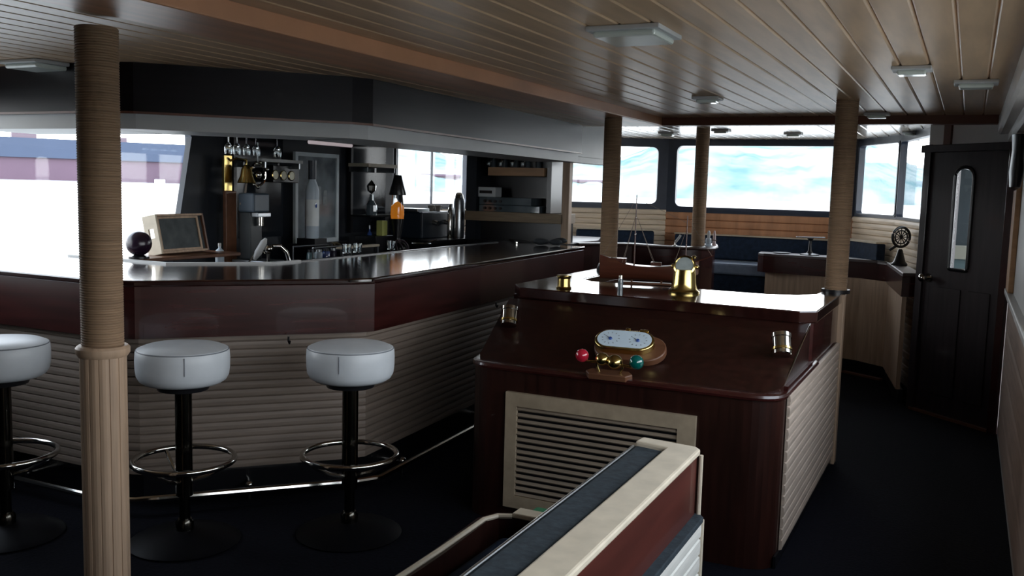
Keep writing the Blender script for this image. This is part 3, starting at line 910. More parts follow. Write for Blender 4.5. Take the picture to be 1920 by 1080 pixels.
# model sailing ship
p = at(1212, 533, z=0.972)
t = thing('model_ship', 'wooden model sailing ship with two bare masts behind the brass compass', 'model ship', (p.x, p.y, 0.972), math.radians(14))
m = MB()
sec = []
N, K = 22, 9
for i in range(N + 1):
    u = i / N
    x = -0.27 + 0.56 * u
    bw = 0.055 * (math.sin(math.pi * min(1, u * 1.05 + 0.02)) ** 0.55 if 0 < u < 0.98 else 0.02)
    if u < 0.06: bw = max(bw, 0.03)
    sheer = 0.105 + 0.045 * (2 * u - 1) ** 2 + (0.012 if u < 0.2 else 0)
    keel = 0.022 + 0.05 * max(0, (u - 0.75) / 0.25) ** 2
    row = []
    for k in range(K):
        a = math.pi * k / (K - 1)
        yv = -math.cos(a) * bw
        zv = sheer - (sheer - keel) * (math.sin(a) ** 0.7)
        row.append(m.bm.verts.new((x, yv, zv)))
    sec.append(row)
for a, b in zip(sec, sec[1:]):
    for k in range(K - 1):
        m._face([a[k], b[k], b[k + 1], a[k + 1]])
    m._face([a[0], a[K - 1], b[K - 1], b[0]])
m._face(sec[0]); m._face(sec[-1][::-1])
m.build('hull', M_HULLW, t)
MB().box((-0.14, -0.03, 0), (0.14, 0.03, 0.012)).build('stand', M_WOODM, t, bevel=0.003)
for q_ in (-0.085, 0.085): MB().box((q_ - .005, -0.006, 0.01), (q_ + .005, 0.006, 0.03)).build('stand_post', M_WOODM, t)
for q_ in (((-0.22, -0.03, 0.118), (-0.12, 0.03, 0.145)), ((0.02, -0.02, 0.11), (0.08, 0.02, 0.13))): MB().box(*q_).build('deck_house', M_HULLW, t, bevel=0.002)
for x, h in ((-0.075, 0.51), (0.215, 0.40)):
    mm_ = MB().cyl((x, 0, 0.10), (x, 0, h), 0.0045, 8, 0.0025).build('mast', M_HULLW, t)
    m = MB()
    for f, wl in ((0.45, 0.05), (0.68, 0.035)):
        z = 0.1 + (h - 0.1) * f
        m.cyl((x, -wl, z), (x, wl, z), 0.003, 6)
    m.build('yard', M_HULLW, mm_)
MB().cyl((0.27, 0, 0.14), (0.37, 0, 0.18), 0.0035, 8, 0.002).build('bowsprit', M_HULLW, t)
m = MB()
for a, b in (((-0.075, 0, 0.49), (-0.26, 0, 0.15)), ((-0.075, 0, 0.49), (0.215, 0, 0.36)), ((0.215, 0, 0.39), (0.36, 0, 0.178)), ((-0.075, 0, 0.40), (0.04, 0.04, 0.12)), ((-0.075, 0, 0.40), (0.04, -0.04, 0.12)), ((-0.075, 0, 0.40), (-0.14, -0.045, 0.12)), ((-0.075, 0, 0.40), (-0.14, 0.045, 0.12)), ((0.215, 0, 0.33), (0.15, -0.04, 0.12)), ((0.215, 0, 0.33), (0.15, 0.04, 0.12))):
    m.cyl(a, b, 0.0011, 5)
m.build('rigging', M_SLAT, t)

# ================================================================= FOREGROUND BENCH
# partition with cream cap, upholstered inner face
fb = thing('bench_seat', 'foreground bench with slate-blue padded back, cream cap rail and mahogany side', 'bench', (0, 0, 0))
y0, y1 = -0.6, 2.49
xr_ = -0.62; xl_ = -0.80
sk = 0.02  # slight skew
cap = [(-0.585, y0), (-0.618, y1 - 0.02), (-0.635, y1), (-0.795, y1 + 0.02), (-0.80, y1 - 0.035), (-0.705, y1 - 0.055), (-0.665, y0)]
MB().prism(cap, 0.782, 0.802).build('cap_rail', M_CREAM, fb, bevel=0.006, smooth=False)
MB().prism([(-0.665, y0), (-0.705, y1 - 0.055), (-0.80, y1 - 0.035), (-0.76, y0)], 0.45, 0.792).build('back_cushion', M_TEAL, fb, bevel=0.012, smooth=False)
MB().tube([(-0.761, y0, 0.79), (-0.80, y1 - 0.05, 0.79)], 0.004, 8).build('piping', M_STEEL, fb)
MB().prism([(-0.60, y0), (-0.628, y1 - 0.012), (-0.79, y1 + 0.005), (-0.76, y0)], 0.05, 0.784).build('side_panel', mat('mahogany_red_side', (0.070, 0.015, 0.010), 0.4, var=0.25, scale=(10, 1, 10), noise=2, coat=0.2), fb, smooth=False)
MB().tube([(-0.618, y1 - 0.004, 0.61), (-0.618, y1 - 0.004, 0.78)], 0.006, 8).build('corner_bead', M_CREAM, fb)
MB().prism([(-0.575, y0), (-0.600, y1 - 0.02), (-0.615, y1), (-0.64, y1), (-0.60, y0)], 0.595, 0.612).build('side_ledge', M_TEAL, fb, bevel=0.003, smooth=False)
MB().sweep([(-0.588, y0), (-0.612, y1 - 0.02)], slat_profile(0.05, 0.60, 0.05, 0.007, 0.01)).build('slat_panel', mat('white_slats', (0.70, 0.68, 0.62), 0.5, var=0.08, scale=(1, 1, 10)), fb, smooth=False)
MB().tube([(-0.607, y1 - 0.01, 0.05), (-0.607, y1 - 0.01, 0.60)], 0.008, 8).build('corner_bead', M_CREAM, fb)
# seat
MB().box((-1.24, y0, 0.05), (-0.76, 2.42, 0.36)).build('seat_box', M_MAHOGV, fb, smooth=False)
MB().prism(rounded([(-1.225, y0), (-0.77, y0), (-0.79, 2.44), (-1.205, 2.44)], 0.03, 4), 0.36, 0.455).build('seat_cushion', M_NAVY, fb, bevel=0.02, smooth=False)
endp = [(-0.80, 2.515), (-1.20, 2.515), (-1.245, 2.49), (-1.265, 2.44), (-1.25, 2.16), (-1.24, y0)]
MB().sweep(endp[::-1], [(0.012, 0.05), (0.012, 0.49), (-0.025, 0.49), (-0.025, 0.05)]).build('end_board', M_MAHOGV, fb, smooth=False)
MB().sweep([(-1.20, 2.515), (-0.80, 2.515)][::-1], [(-0.016, 0.488), (-0.016, 0.505), (0.042, 0.505), (0.042, 0.488)]).build('end_cap', M_CREAM, fb, bevel=0.004, smooth=False)
MB().tube([(-1.20, 2.50, 0.494), (-1.24, 2.48, 0.494), (-1.262, 2.43, 0.494), (-1.255, 2.16, 0.494), (-1.245, y0, 0.494)], 0.008, 8).build('edge_bead', M_CREAM, fb)
tag(MB().prism(rounded([(-1.18, 2.548), (-0.93, 2.548), (-0.93, 2.64), (-1.18, 2.64)], 0.01, 3), 0.0, 0.486).build('green_baize_box', M_GREENC, bevel=0.004, smooth=False), 'green cloth-covered block just beyond the bench end', 'box')

# ================================================================= FORWARD LOUNGE
# booth rail (port)
br = thing('booth_partition', 'curved mahogany booth partition with gleaming top rail around the forward column', 'partition', (0, 0, 0))
pp = [(-2.98, 7.36), (-2.80, 7.60), (-2.62, 7.72), (-2.30, 7.62), (-2.12, 7.62), (-2.00, 7.70), (-1.95, 7.85), (-1.97, 8.05), (-2.05, 8.35)]
MB().sweep(pp, [(0, 0.40), (0, 1.03), (-0.05, 1.03), (-0.05, 0.40)]).build('panel', M_MAHOG, br)
MB().sweep(pp, [(0.02, 1.025), (0.027, 1.036), (0.022, 1.046), (0.005, 1.052), (-0.035, 1.054), (-0.075, 1.052), (-0.092, 1.046), (-0.096, 1.036), (-0.09, 1.025)]).build('top_rail', M_TOP2, br)
MB().sweep([(-2.98, 7.36), (-2.80, 7.60), (-2.62, 7.72), (-2.30, 7.62), (-2.12, 7.62), (-2.00, 7.70), (-1.96, 7.80)], [(0.002, 0.0), (0.002, 0.41), (-0.05, 0.41), (-0.05, 0)]).build('lower_panel', M_MAHOGV, br)
t = thing('side_counter', 'glossy side counter running forward along the port wall past the bar', 'counter', (0, 0, 0))
MB().prism([(-3.08, 7.46), (-3.04, 8.0), (-3.2, 8.50), (-4.1, 8.64), (-4.54, 8.34), (-4.54, 7.46)], 1.02, 1.05).build('worktop', M_TOP2, t, bevel=0.006, smooth=False)
MB().prism([(-3.12, 7.50), (-3.08, 8.0), (-3.24, 8.48), (-4.09, 8.60), (-4.5, 8.32), (-4.5, 7.50)], 0.0, 1.02).build('cabinet', M_MAHOG, t, smooth=False)
# port bow bench
def bench(label, a, b, depth, zs, zt, group=None):
    A, B = Vector(a), Vector(b); d = (B - A); Lb = d.length; an = math.atan2(d.y, d.x)
    t = thing('lounge_bench', label, 'bench', (A.x, A.y, 0), an, group)
    MB().box((0, -0.09, zs), (Lb, 0, zt)).build('backrest', M_NAVY, t, bevel=0.02, smooth=False)
    MB().box((0, -depth, zs - 0.11), (Lb, -0.09, zs)).build('seat_cushion', mat('blue_grey_seat', (0.20, 0.25, 0.34), 0.5, var=0.1, noise=20), t, bevel=0.02, smooth=False)
    MB().box((0, -depth + .03, 0.40), (Lb, -0.02, zs - 0.11)).build('plinth', M_NAVY, t, smooth=False)
    MB().box((0, -0.10, zt), (Lb, 0.0, zt + 0.012)).build('back_cap', M_CREAM, t, smooth=False)
    return t
bench('navy backed bench across the bow under the wide centre window', (-2.72, 9.44), (-1.15, 9.44), 0.55, 0.84, 1.08)
dv = (Vector(P0) - Vector(P1)).normalized(); nv = Vector((dv.y, -dv.x)) * 0.05
bench('navy backed bench along the port bow slanting wall', tuple(Vector((-3.70, 9.06)) + nv), tuple(Vector((-2.98, 9.42)) + nv), 0.42, 0.80, 1.10)
dv = (Vector(S1) - Vector(S2)).normalized()
# starboard table
tb = thing('forward_table', 'angular forward table with glossy top, mahogany rim and tan panelled base', 'table', (0, 0, 0))
tp = [(-0.31, 7.23), (-0.40, 7.19), (-0.60, 8.38), (-0.66, 8.46), (-1.66, 8.60), (-1.72, 8.66), (-1.74, 8.87), (-1.0, 8.80), (-0.78, 8.60), (-0.52, 8.26), (-0.39, 7.9), (-0.32, 7.5)]
MB().prism(tp, 0.945, 0.972).build('tabletop', M_TOP2, tb, bevel=0.006, smooth=False)
rim = [(-1.74, 8.87), (-1.72, 8.66), (-1.66, 8.60), (-0.66, 8.46), (-0.60, 8.38), (-0.40, 7.19), (-0.31, 7.23)]
MB().sweep(rim, [(0, 0.80), (0, 0.947), (-0.03, 0.947), (-0.03, 0.80)]).build('rim', M_MAHOG, tb, smooth=False)
MB().sweep([(-1.66, 8.85), (-1.65, 8.68), (-0.80, 8.44), (-0.56, 8.24), (-0.40, 7.32)], [(0, 0.10), (0, 0.81), (-0.03, 0.81), (-0.03, 0.10)]).build('base_panel', M_STAVE, tb, smooth=False)
MB().sweep([(-1.66, 8.85), (-1.65, 8.68), (-0.80, 8.44), (-0.56, 8.24), (-0.40, 7.32)], [(-.02, 0.0), (-.02, 0.10), (-0.05, 0.10), (-0.05, 0.0)]).build('plinth', M_DARK, tb, smooth=False)
MB().sweep([(-0.88, 8.36), (-0.56, 8.16)], [(0.03, 0.0), (0.03, 0.014), (-0.02, 0.014), (-0.02, 0.0)]).build('threshold_strip', M_WOODM, tb, smooth=False)
t = thing('quarter_bench', 'small navy bench back behind the forward table by the starboard windows', 'bench', (0, 0, 0))
q0, q1 = (-0.69, 8.72), (-1.04, 9.28)
MB().sweep([q0, q1], [(-0.02, 0.6), (-0.02, 1.10), (0.06, 1.10), (0.06, 0.6)]).build('backrest', M_NAVY, t, bevel=0.01, smooth=False)
MB().sweep([q0, q1], [(-0.03, 1.10), (-0.03, 1.115), (0.07, 1.115), (0.07, 1.10)]).build('back_cap', M_CREAM, t, smooth=False)

# armillary ornament on the starboard table
p = Vector((-0.475, 8.00, 0.972))
t = thing('black_globe_ornament', 'black metal ring ornament on cone foot beside the door', 'ornament', tuple(p), 0.6)
s_ = 1.0
MB().lathe([(0, 0), (0.060, 0), (0.062, 0.012), (0.045, 0.03), (0.03, 0.08), (0.018, 0.12), (0.012, 0.13), (0, 0.13)], 28).build('cone_foot', M_BLACKM, t)
rg = MB().torus((0, 0, 0.225), 0.078, 0.011, Matrix.Rotation(H, 4, 'X') @ Matrix.Rotation(0.1, 4, 'Y'), 40, 8).build('outer_ring', M_BLACKM, t)
m = MB()
m.torus((0, 0, 0.225), 0.052, 0.006, Matrix.Rotation(H, 4, 'X'), 32, 6)
for k in range(6):
    a = k * math.pi / 6
    m.cyl((math.cos(a) * 0.078, 0, 0.225 + math.sin(a) * 0.078), (-math.cos(a) * 0.078, 0, 0.225 - math.sin(a) * 0.078), 0.004, 6)
m.build('spoke', M_BLACKM, rg)
MB().cyl((-0.09, 0, 0.12), (-0.03, 0, 0.16), 0.011, 10).build('handle', M_BLACKM, t)
# T-shaped stand on the starboard table
p = Vector((-1.27, 8.70, 0.972))
t = thing('scale_ornament', 'slim dark pedestal ornament with pale crossbar on the forward table', 'ornament', tuple(p), 0.45)
MB().lathe([(0, 0), (0.085, 0), (0.085, 0.008), (0.03, 0.02), (0.016, 0.04), (0.013, 0.13), (0.03, 0.15), (0, 0.155)], 24).build('pedestal', M_BLACKM, t)
MB().box((-0.13, -0.012, 0.155), (0.13, 0.012, 0.166)).build('crossbar', M_STEEL, t, bevel=0.002)
p = Vector((-1.52, 8.72, 0.972))
tag(MB().lathe([(0, 0), (0.06, 0), (0.085, 0.008), (0.082, 0.010), (0.055, 0.003), (0, 0.003)], 28, Matrix.Translation(tuple(p))).build('dark_dish', M_BLACKM), 'flat dark oval dish on the forward table, left of the pedestal', 'dish')
# small bright objects on the booth rail
p = at(1297, 458, z=1.05)
t = thing('silver_figurine', 'small leaning silver figurine on the booth rail left of the column', 'figurine', (-2.22, 7.66, 1.05), 0.3)
MB().lathe([(0, 0), (0.022, 0), (0.022, 0.006), (0.007, 0.012), (0.006, 0.03), (0, 0.03)], 16).build('foot', M_CHROME, t)
MB().tube([(0, 0, 0.028), (0.012, 0, 0.045), (0.03, 0, 0.07), (0.045, 0, 0.095)], 0.011, 10).build('body', M_WHITE, t)
t = thing('glass_ornament', 'stacked glass and silver ornament on the booth rail right of the column', 'ornament', (-1.985, 7.86, 1.05), 0)
MB().lathe([(0, 0), (0.035, 0), (0.035, 0.008), (0.022, 0.02), (0.028, 0.05), (0.022, 0.07), (0, 0.07)], 20).build('base', M_FROST, t)
MB().lathe([(0, 0.07), (0.013, 0.07), (0.013, 0.12), (0.008, 0.135), (0, 0.135)], 16).build('stem', M_WHITE, t)
MB().cyl((0.0, 0, 0.06), (0.075, 0, 0.055), 0.004, 8).build('arm', M_CHROME, t)
t = thing('glass_ornament', 'pale pink slim ornament directly right of the forward column', 'ornament', (-1.975, 8.02, 1.05), 0)
MB().lathe([(0, 0), (0.022, 0), (0.014, 0.03), (0.012, 0.10), (0.006, 0.13), (0, 0.13)], 16).build('body', mat('pink_ceramic', (0.55, 0.42, 0.42), 0.4, var=0.1), t)

# ================================================================= BACK BAR
BX = -4.50
bb = thing('back_bar_counter', 'low dark back-bar cabinet along the port wall behind the bar', 'cabinet', (0, 0, 0))
MB().box((-4.58, 3.62, 0.0), (-4.02, 6.54, 0.90)).build('cabinet', M_DARK, bb, smooth=False)
MB().box((-4.59, 3.61, 0.90), (-4.00, 6.56, 0.93)).build('worktop', M_DARK, bb, bevel=0.005, smooth=False)
ZB = 0.93
# mirror backs and uprights
mp_ = thing('mirror_panel', 'dark mirrored back panel behind the round dials, left of the picture', 'mirror', (-4.585, 4.95, 1.1))
MB().box((0, 0, 0), (0.012, 0.50, 0.72)).build('mirror', M_MIRROR, mp_, smooth=False)
MB().box((-0.005, -0.03, 0), (0.03, 0.0, 0.72)).build('upright', M_DARK, mp_, smooth=False)
mp2 = dup(mp_, (-4.585, 6.30, 1.1), 0, 'dark mirrored back panel behind the crystal ware, right of the picture')

# bell on board
p = at(432, 478, X=-4.38)
t = thing('brass_bell', 'polished brass bell and plate on a tall narrow brown board', 'bell', (-4.52, 4.86, ZB), 0)
yb = at(432, 400, X=-4.5).y - 4.86
MB().box((0, yb - 0.05, 0), (0.03, yb + 0.05, 0.50)).build('backboard', M_WOODM, t, bevel=0.004, smooth=False)
MB().box((0.0, yb - 0.055, 0.50), (0.02, yb + 0.02, 0.74)).build('brass_plate', M_BRASS, t, bevel=0.003, smooth=False)
MB().lathe([(0.0, 0.12), (0.02, 0.118), (0.035, 0.09), (0.042, 0.045), (0.062, 0.0), (0.064, 0.0), (0.058, -0.004), (0.0, 0.0)], 28, Matrix.Translation((0.10, yb + 0.07, 0.56))).build('bell_cup', M_BRASS, t)
MB().tube([(0.01, yb + 0.0, 0.70), (0.06, yb + 0.02, 0.72), (0.10, yb + 0.07, 0.71), (0.10, yb + 0.07, 0.68)], 0.008, 8).build('bracket', M_BRASS, t)
MB().tube([(0.10, yb + 0.07, 0.57), (0.10, yb + 0.06, 0.50), (0.09, yb + 0.04, 0.44), (0.08, yb + 0.03, 0.41)], 0.007, 8).build('bell_rope', M_SLAT, t)

def shelf_thing(label, px0, px1, py, X, depth, th, m_):
    a = at(px0, py, X=X); b = at(px1, py, X=X)
    t = thing('wall_shelf', label, 'shelf', (X, a.y, a.z - th), 0)
    MB().box((-0.10, 0, 0), (depth, b.y - a.y, th)).build('board', m_, t, bevel=0.002, smooth=False)
    for q_ in (0.01, b.y - a.y - 0.022): MB().box((-0.10, q_, -0.04), (depth - .02, q_ + 0.012, 0)).build('bracket', M_STEEL, t)
    return t, a, b
sh1, a1, b1 = shelf_thing('pale glass shelf above the three round dials', 478, 548, 297, -4.46, 0.10, 0.022, M_WHITE)
sh2, a2, b2_ = shelf_thing('cream shelf over the crystal ware, right of the framed picture', 672, 727, 306, -4.46, 0.10, 0.028, M_CREAM)

# dial panel
a = at(512, 342, X=-4.44); b = at(560, 312, X=-4.44)
t = thing('dial_panel', 'black panel with three round cream dials below the glass shelf', 'instrument', (-4.44, a.y, a.z), 0)
wdt = b.y - a.y; hgt = b.z - a.z
MB().box((-0.10, 0, 0), (0, wdt, hgt)).build('housing', M_DARK, t, bevel=0.004, smooth=False)
for px in (515.5, 531, 546):
    q = at(px, 328 + (px - 515) * 0.06, X=-4.44)
    Mx = Matrix.Translation((0.0, q.y - a.y, q.z - a.z)) @ Matrix.Rotation(H, 4, 'Y')
    d_ = MB().lathe([(0, 0), (0.034, 0), (0.036, 0.006), (0.031, 0.009)], 24, Mx, cap=False).build('dial_rim', M_BRASS, t)
    MB().lathe([(0, 0.004), (0.031, 0.004), (0.031, 0.006), (0, 0.006)], 24, Mx).build('dial_face', M_DIAL, d_)

# chrome chain/wheel ornament
a = at(487, 328, X=-4.40)
t = thing('chrome_ring_ornament', 'glittering chrome ring ornament hanging left of the round dials', 'ornament', (-4.42, a.y, a.z), 0)
RX = Matrix.Rotation(H, 4, 'Y')
MB().torus((0, 0, 0), 0.075, 0.010, RX).build('ring', M_CHROME, t)
m = MB()
for k in range(9):
    an = 0.5 + k * 0.5
    m.ball((0.02, math.cos(an) * 0.085, math.sin(an) * 0.085), 0.014, n=8, m=6)
m.ball((0, 0, 0), 0.03); m.build('bead', M_CHROME, t)
MB().cyl((0, 0, 0.07), (0, 0, 0.22), 0.005, 8).build('hanger', M_STEEL, t)

# coffee machine
a = at(488, 470, X=-4.3)
t = thing('drinks_machine', 'grey and black drinks machine standing under the chrome ring ornament', 'machine', (-4.34, a.y + 0.02, ZB), 0)
MB().box((-0.14, -0.10, 0.0), (0.14, 0.11, 0.04)).build('drip_base', M_STEEL, t, bevel=0.006, smooth=False)
MB().box((-0.12, -0.05, 0.04), (-0.02, 0.07, 0.36)).build('body', mat('slate_grey_plastic', (0.03, 0.036, 0.04), 0.4, var=0.1), t, bevel=0.01, smooth=False)
MB().box((-0.12, -0.06, 0.36), (0.02, 0.10, 0.49)).build('head', mat('grey_plastic', (0.06, 0.085, 0.115), 0.4, var=0.1), t, bevel=0.012, smooth=False)
MB().box((-0.02, -0.04, 0.33), (0.04, 0.09, 0.36)).build('trim', M_STEEL, t, bevel=0.004, smooth=False)
MB().cyl((0.01, 0.02, 0.27), (0.01, 0.02, 0.33), 0.02).build('spout', M_CHROME, t)

# swan-neck tap
a = at(500, 482, X=-4.15)
t = thing('beer_tap', 'curved chrome tap with pale lever and round base on the back bar', 'tap', (-4.12, a.y - 0.02, ZB), 0.9)
MB().lathe([(0, 0), (0.10, 0), (0.10, 0.014), (0.06, 0.022), (0, 0.022)], 28).build('base', M_STEEL, t)
MB().tube([(0.0, 0, 0.02), (0.0, 0, 0.10), (0.03, 0, 0.15), (0.08, 0, 0.15), (0.12, 0, 0.11), (0.135, 0, 0.05)], 0.014, 12).build('neck', M_CHROME, t)
MB().tube([(-0.02, 0, 0.10), (-0.05, 0, 0.13), (-0.09, 0, 0.10), (-0.13, 0, 0.03)][::-1], 0.006, 8).build('pipe', M_CHROME, t)
MB().lathe([(0, 0), (0.012, 0), (0.024, 0.05), (0.022, 0.13), (0.008, 0.16), (0, 0.16)], 20, Matrix.Translation((-0.09, 0, 0.06)) @ Matrix.Rotation(0.5, 4, 'Y')).build('lever', M_WHITE, t)
MB().ball((0.0, 0, 0.13), 0.028).build('ball_joint', M_CHROME, t)

# framed picture
a = at(555, 452, X=-4.50); b = at(637, 290, X=-4.50)
t = thing('framed_picture', 'dark print in a pale grey frame standing behind the tall bottle', 'picture', (-4.53, a.y, 1.045), 0)
wdt = b.y - a.y; hgt = b.z - 1.045
MB().box((0, 0.02, 0.02), (0.012, wdt - 0.02, hgt - 0.02)).build('print', M_PRINT, t, smooth=False)
m = MB()
m.box((0, 0, 0), (0.025, 0.03, hgt)); m.box((0, wdt - 0.03, 0), (0.025, wdt, hgt)); m.box((0, 0.03, 0), (0.025, wdt - 0.03, 0.03)); m.box((0, 0.03, hgt - 0.03), (0.025, wdt - 0.03, hgt))
m.build('frame', mat('grey_frame', (0.72, 0.80, 0.84), 0.4, var=0.08), t, smooth=False)
pr = t.children[0]
m = MB()
for yy_, z_, w_, h_ in ((0.30, 0.36, 0.05, 0.14), (0.37, 0.34, 0.06, 0.12), (0.24, 0.30, 0.03, 0.08)):
    m.prism(rounded([(yy_ - w_ / 2, z_ - h_ / 2), (yy_ + w_ / 2, z_ - h_ / 2), (yy_ + w_ / 3, z_ + h_ / 2), (yy_ - w_ / 3, z_ + h_ / 2)], 0.01, 3), 0.0135, 0.0145)
o = m.build('pale_shape', mat('pale_print', (0.22, 0.26, 0.28), 0.4, var=0.3, noise=20), pr)
o.rotation_euler = (H, 0, H)
bx = MB().box((-4.58, a.y - 0.06, ZB), (-4.44, b.y + 0.04, 1.045)).build('plinth_shelf', M_DARK, bb, smooth=False)

def bottle(label, px, pybot, X, r, h, bmat, capm, labm=None, shoulder=0.68, neck=0.32, z=ZB, group=None, name='bottle', capf=0.12):
    q = at(px, pybot, X=X)
    t = thing(name, label, 'bottle', (X, q.y, z), 0, group)
    rn = r * neck
    MB().lathe([(0, 0), (r * 0.93, 0), (r, 0.012), (r, h * shoulder), (r * 0.85, h * (shoulder + .05)), (rn, h * (shoulder + 0.13)), (rn, h * (1 - capf)), (0, h * (1 - capf))], 28).build('glass_body', bmat, t)
    MB().lathe([(0, h * (1 - capf)), (rn * 1.15, h * (1 - capf)), (rn * 1.15, h), (0, h)], 20).build('cap', capm, t)
    if labm:
        MB().lathe([(r * 1.01, h * 0.16), (r * 1.01, h * (shoulder - .12))], 28, cap=False).build('paper_label', labm, t)
    return t
MB().box((-4.36, at(585, 440, X=-4.28).y - 0.07, ZB), (-4.20, at(585, 440, X=-4.28).y + 0.07, 1.10)).build('bottle_riser', M_DARK, bb, smooth=False)
vb = bottle('tall frosted white-labelled bottle with dark neck in front of the framed picture', 585, 440, -4.28, 0.050, 0.56, M_FROST, mat('navy_foil', (0.012, 0.02, 0.035), 0.4, var=0.1), mat('white_label', (0.85, 0.90, 0.92), 0.5, var=0.05), shoulder=0.62, neck=0.5, capf=0.24, z=1.10)
MB().lathe([(0.012, 0), (0.0, 0.001)], 16, Matrix.Translation((0.051, -0.018, 0.24)) @ Matrix.Rotation(H - .0, 4, 'Y') @ Matrix.Diagonal((1.6, 1, 1, 1))).build('emblem', M_BLUEG, vb)
bottle('small clear bottle standing left of the brown bell board', 412, 470, -4.30, 0.028, 0.17, M_FROST, M_WHITE, None)

# bar caddy with small bottles / jars
a = at(570, 478, X=-4.1); b = at(642, 478, X=-4.1)
t = thing('bar_caddy', 'grey open caddy rail holding small jars below the framed picture', 'caddy', (-4.10, a.y, ZB), 0)
wc = b.y - a.y
MB().box((-0.10, 0, 0), (0.08, wc, 0.012)).build('tray', M_STEEL, t, smooth=False)
m = MB()
for y in (0, wc):
    m.cyl((0.075, y, 0), (0.075, y, 0.125), 0.006, 8); m.cyl((-0.095, y, 0), (-0.095, y, 0.125), 0.006, 8)
m.cyl((0.075, 0, 0.125), (0.075, wc, 0.125), 0.006, 8); m.cyl((-0.095, 0, 0.125), (-0.095, wc, 0.125), 0.006, 8)
m.build('rail', M_STEEL, t)
jm = [mat('jar_teal', (0.10, 0.17, 0.19), 0.2, var=0.2), M_FROST, M_BLUEG, mat('jar_plum', (0.05, 0.04, 0.07), 0.3, var=0.1), M_GREYG]
names_ = ['teal jar', 'frosted jar', 'deep blue jar', 'plum jar', 'smoky jar']
j0 = None
order = ['first from the left', 'second from the left', 'in the middle', 'second from the right', 'first from the right']
for k in range(5):
    q = thing('jar', '%s in the grey caddy below the picture, %s' % (names_[k], order[k]), 'jar', (-4.08, a.y + 0.05 + k * (wc - 0.1) / 4, ZB + 0.012), 0, 'jars in the bar caddy')
    MB().lathe([(0, 0), (0.026, 0), (0.028, 0.01), (0.028, 0.07), (0.022, 0.08), (0, 0.08)], 20).build('body', jm[k], q)
    MB().lathe([(0, 0.08), (0.024, 0.08), (0.024, 0.095), (0, 0.095)], 20).build('lid', M_STEEL if k % 2 else M_DARK, q)

# cream-topped rail shelf
a = at(645, 470, X=-3.98); b = at(714, 470, X=-3.98)
t = thing('serving_rack', 'low black rack with cream wooden top rail on the back bar', 'rack', (-4.02, a.y, ZB), 0)
wc = b.y - a.y
MB().box((-0.03, 0, 0.105), (0.03, wc, 0.122)).build('top_rail', M_CREAM, t, bevel=0.003, smooth=False)
MB().box((-0.10, 0.01, 0.0), (0.0, wc - 0.01, 0.10)).build('rack_body', M_DARK, t, smooth=False)
for q_ in (0.01, wc - 0.01): MB().cyl((0.02, q_, 0), (0.02, q_, 0.106), 0.006, 8).build('post', M_STEEL, t)

# crystal pieces
def goblet(label, px, py, X, s, mtl, group=None, flip=False, z=None):
    q = at(px, py, X=X)
    t = thing('wine_glass', label, 'glass', (X, q.y, q.z if z is None else z), 0, group)
    prof = [(0.030, 0), (0.030, 0.003), (0.005, 0.010), (0.004, 0.07), (0.018, 0.085), (0.033, 0.11), (0.034, 0.14), (0.030, 0.165), (0.028, 0.165), (0.031, 0.14), (0.030, 0.112), (0.0, 0.085)]
    if flip: prof = [(r, 0.0 - z_) for r, z_ in prof]
    MB().lathe([(r * s, z_ * s) for r, z_ in prof], 20, cap=False).build('bowl_and_stem', mtl, t)
    return t
hg = 'stemmed glasses hanging upside down under the canopy'
for k, px in enumerate((428, 444, 462, 480, 520)):
    goblet('stemmed glass hanging upside down under the canopy above the bell', px, 250, -4.25, 0.8, M_GLASS, hg, True, 1.80)
for k, px in enumerate((912, 934, 956, 976)):
    q = at(px, 290, Y=7.15)
    t = thing('wine_glass', 'stemmed glass hanging upside down at the top of the dark cabinet', 'glass', (q.x, 7.2, 1.80), 0, 'stemmed glasses hanging in the dark cabinet')
    MB().lathe([(r * .7, -z_ * .7) for r, z_ in [(0.030, 0), (0.030, 0.003), (0.005, 0.010), (0.004, 0.07), (0.018, 0.085), (0.033, 0.11), (0.034, 0.14), (0.030, 0.165), (0.028, 0.165), (0.031, 0.14), (0.030, 0.112), (0.0, 0.085)]], 20, cap=False).build('bowl_and_stem', M_GLASS, t)
rail_ = tag(MB().box((-4.30, 4.5, 1.80), (-4.20, 5.9, 1.82)).build('glass_hanger', M_STEEL, smooth=False), 'steel hanging rail for stemmed glasses under the bar canopy', 'rail')
# crystal chandelier-like decanter
q = at(700, 400, X=-4.40)
t = thing('crystal_decanter', 'sparkling crystal decanter with faceted stopper in the right niche', 'decanter', (-4.42, q.y, 1.25), 0)
MB().lathe([(0, 0), (0.045, 0), (0.05, 0.03), (0.045, 0.08), (0.02, 0.12), (0.017, 0.17), (0.0, 0.17)], 10).build('body', M_GREYG, t, smooth=False)
MB().lathe([(0, 0.17), (0.035, 0.20), (0.04, 0.24), (0.0, 0.29)], 8).build('stopper', M_CHROME, t, smooth=False)
tag(MB().box((-4.58, at(668, 400, X=-4.5).y, 1.235), (-4.36, at(730, 400, X=-4.5).y, 1.25)).build('niche_shelf', M_DARK, smooth=False), 'dark narrow shelf under the crystal decanter', 'shelf')
bottle('slim deep blue bottle standing in the right niche beside the lime box', 693, 430, -4.36, 0.022, 0.24, M_BLUEG, M_STEEL)
q = at(709, 434, X=-4.30)
tag(MB().box((-0.03, -0.035, 0), (0.03, 0.035, 0.12)).build('lime_box', M_LIME, bevel=0.003, smooth=False, loc=(-4.25, q.y - 0.02, ZB + 0.163)), 'small yellow-green box above the cream-railed rack', 'box')
tag(MB().box((-4.40, at(685, 434, X=-4.3).y, ZB), (-4.20, at(728, 434, X=-4.3).y - 0.05, ZB + 0.163)).build('black_riser', M_DARK, bevel=0.003, smooth=False), 'black riser block carrying the yellow-green box', 'box')

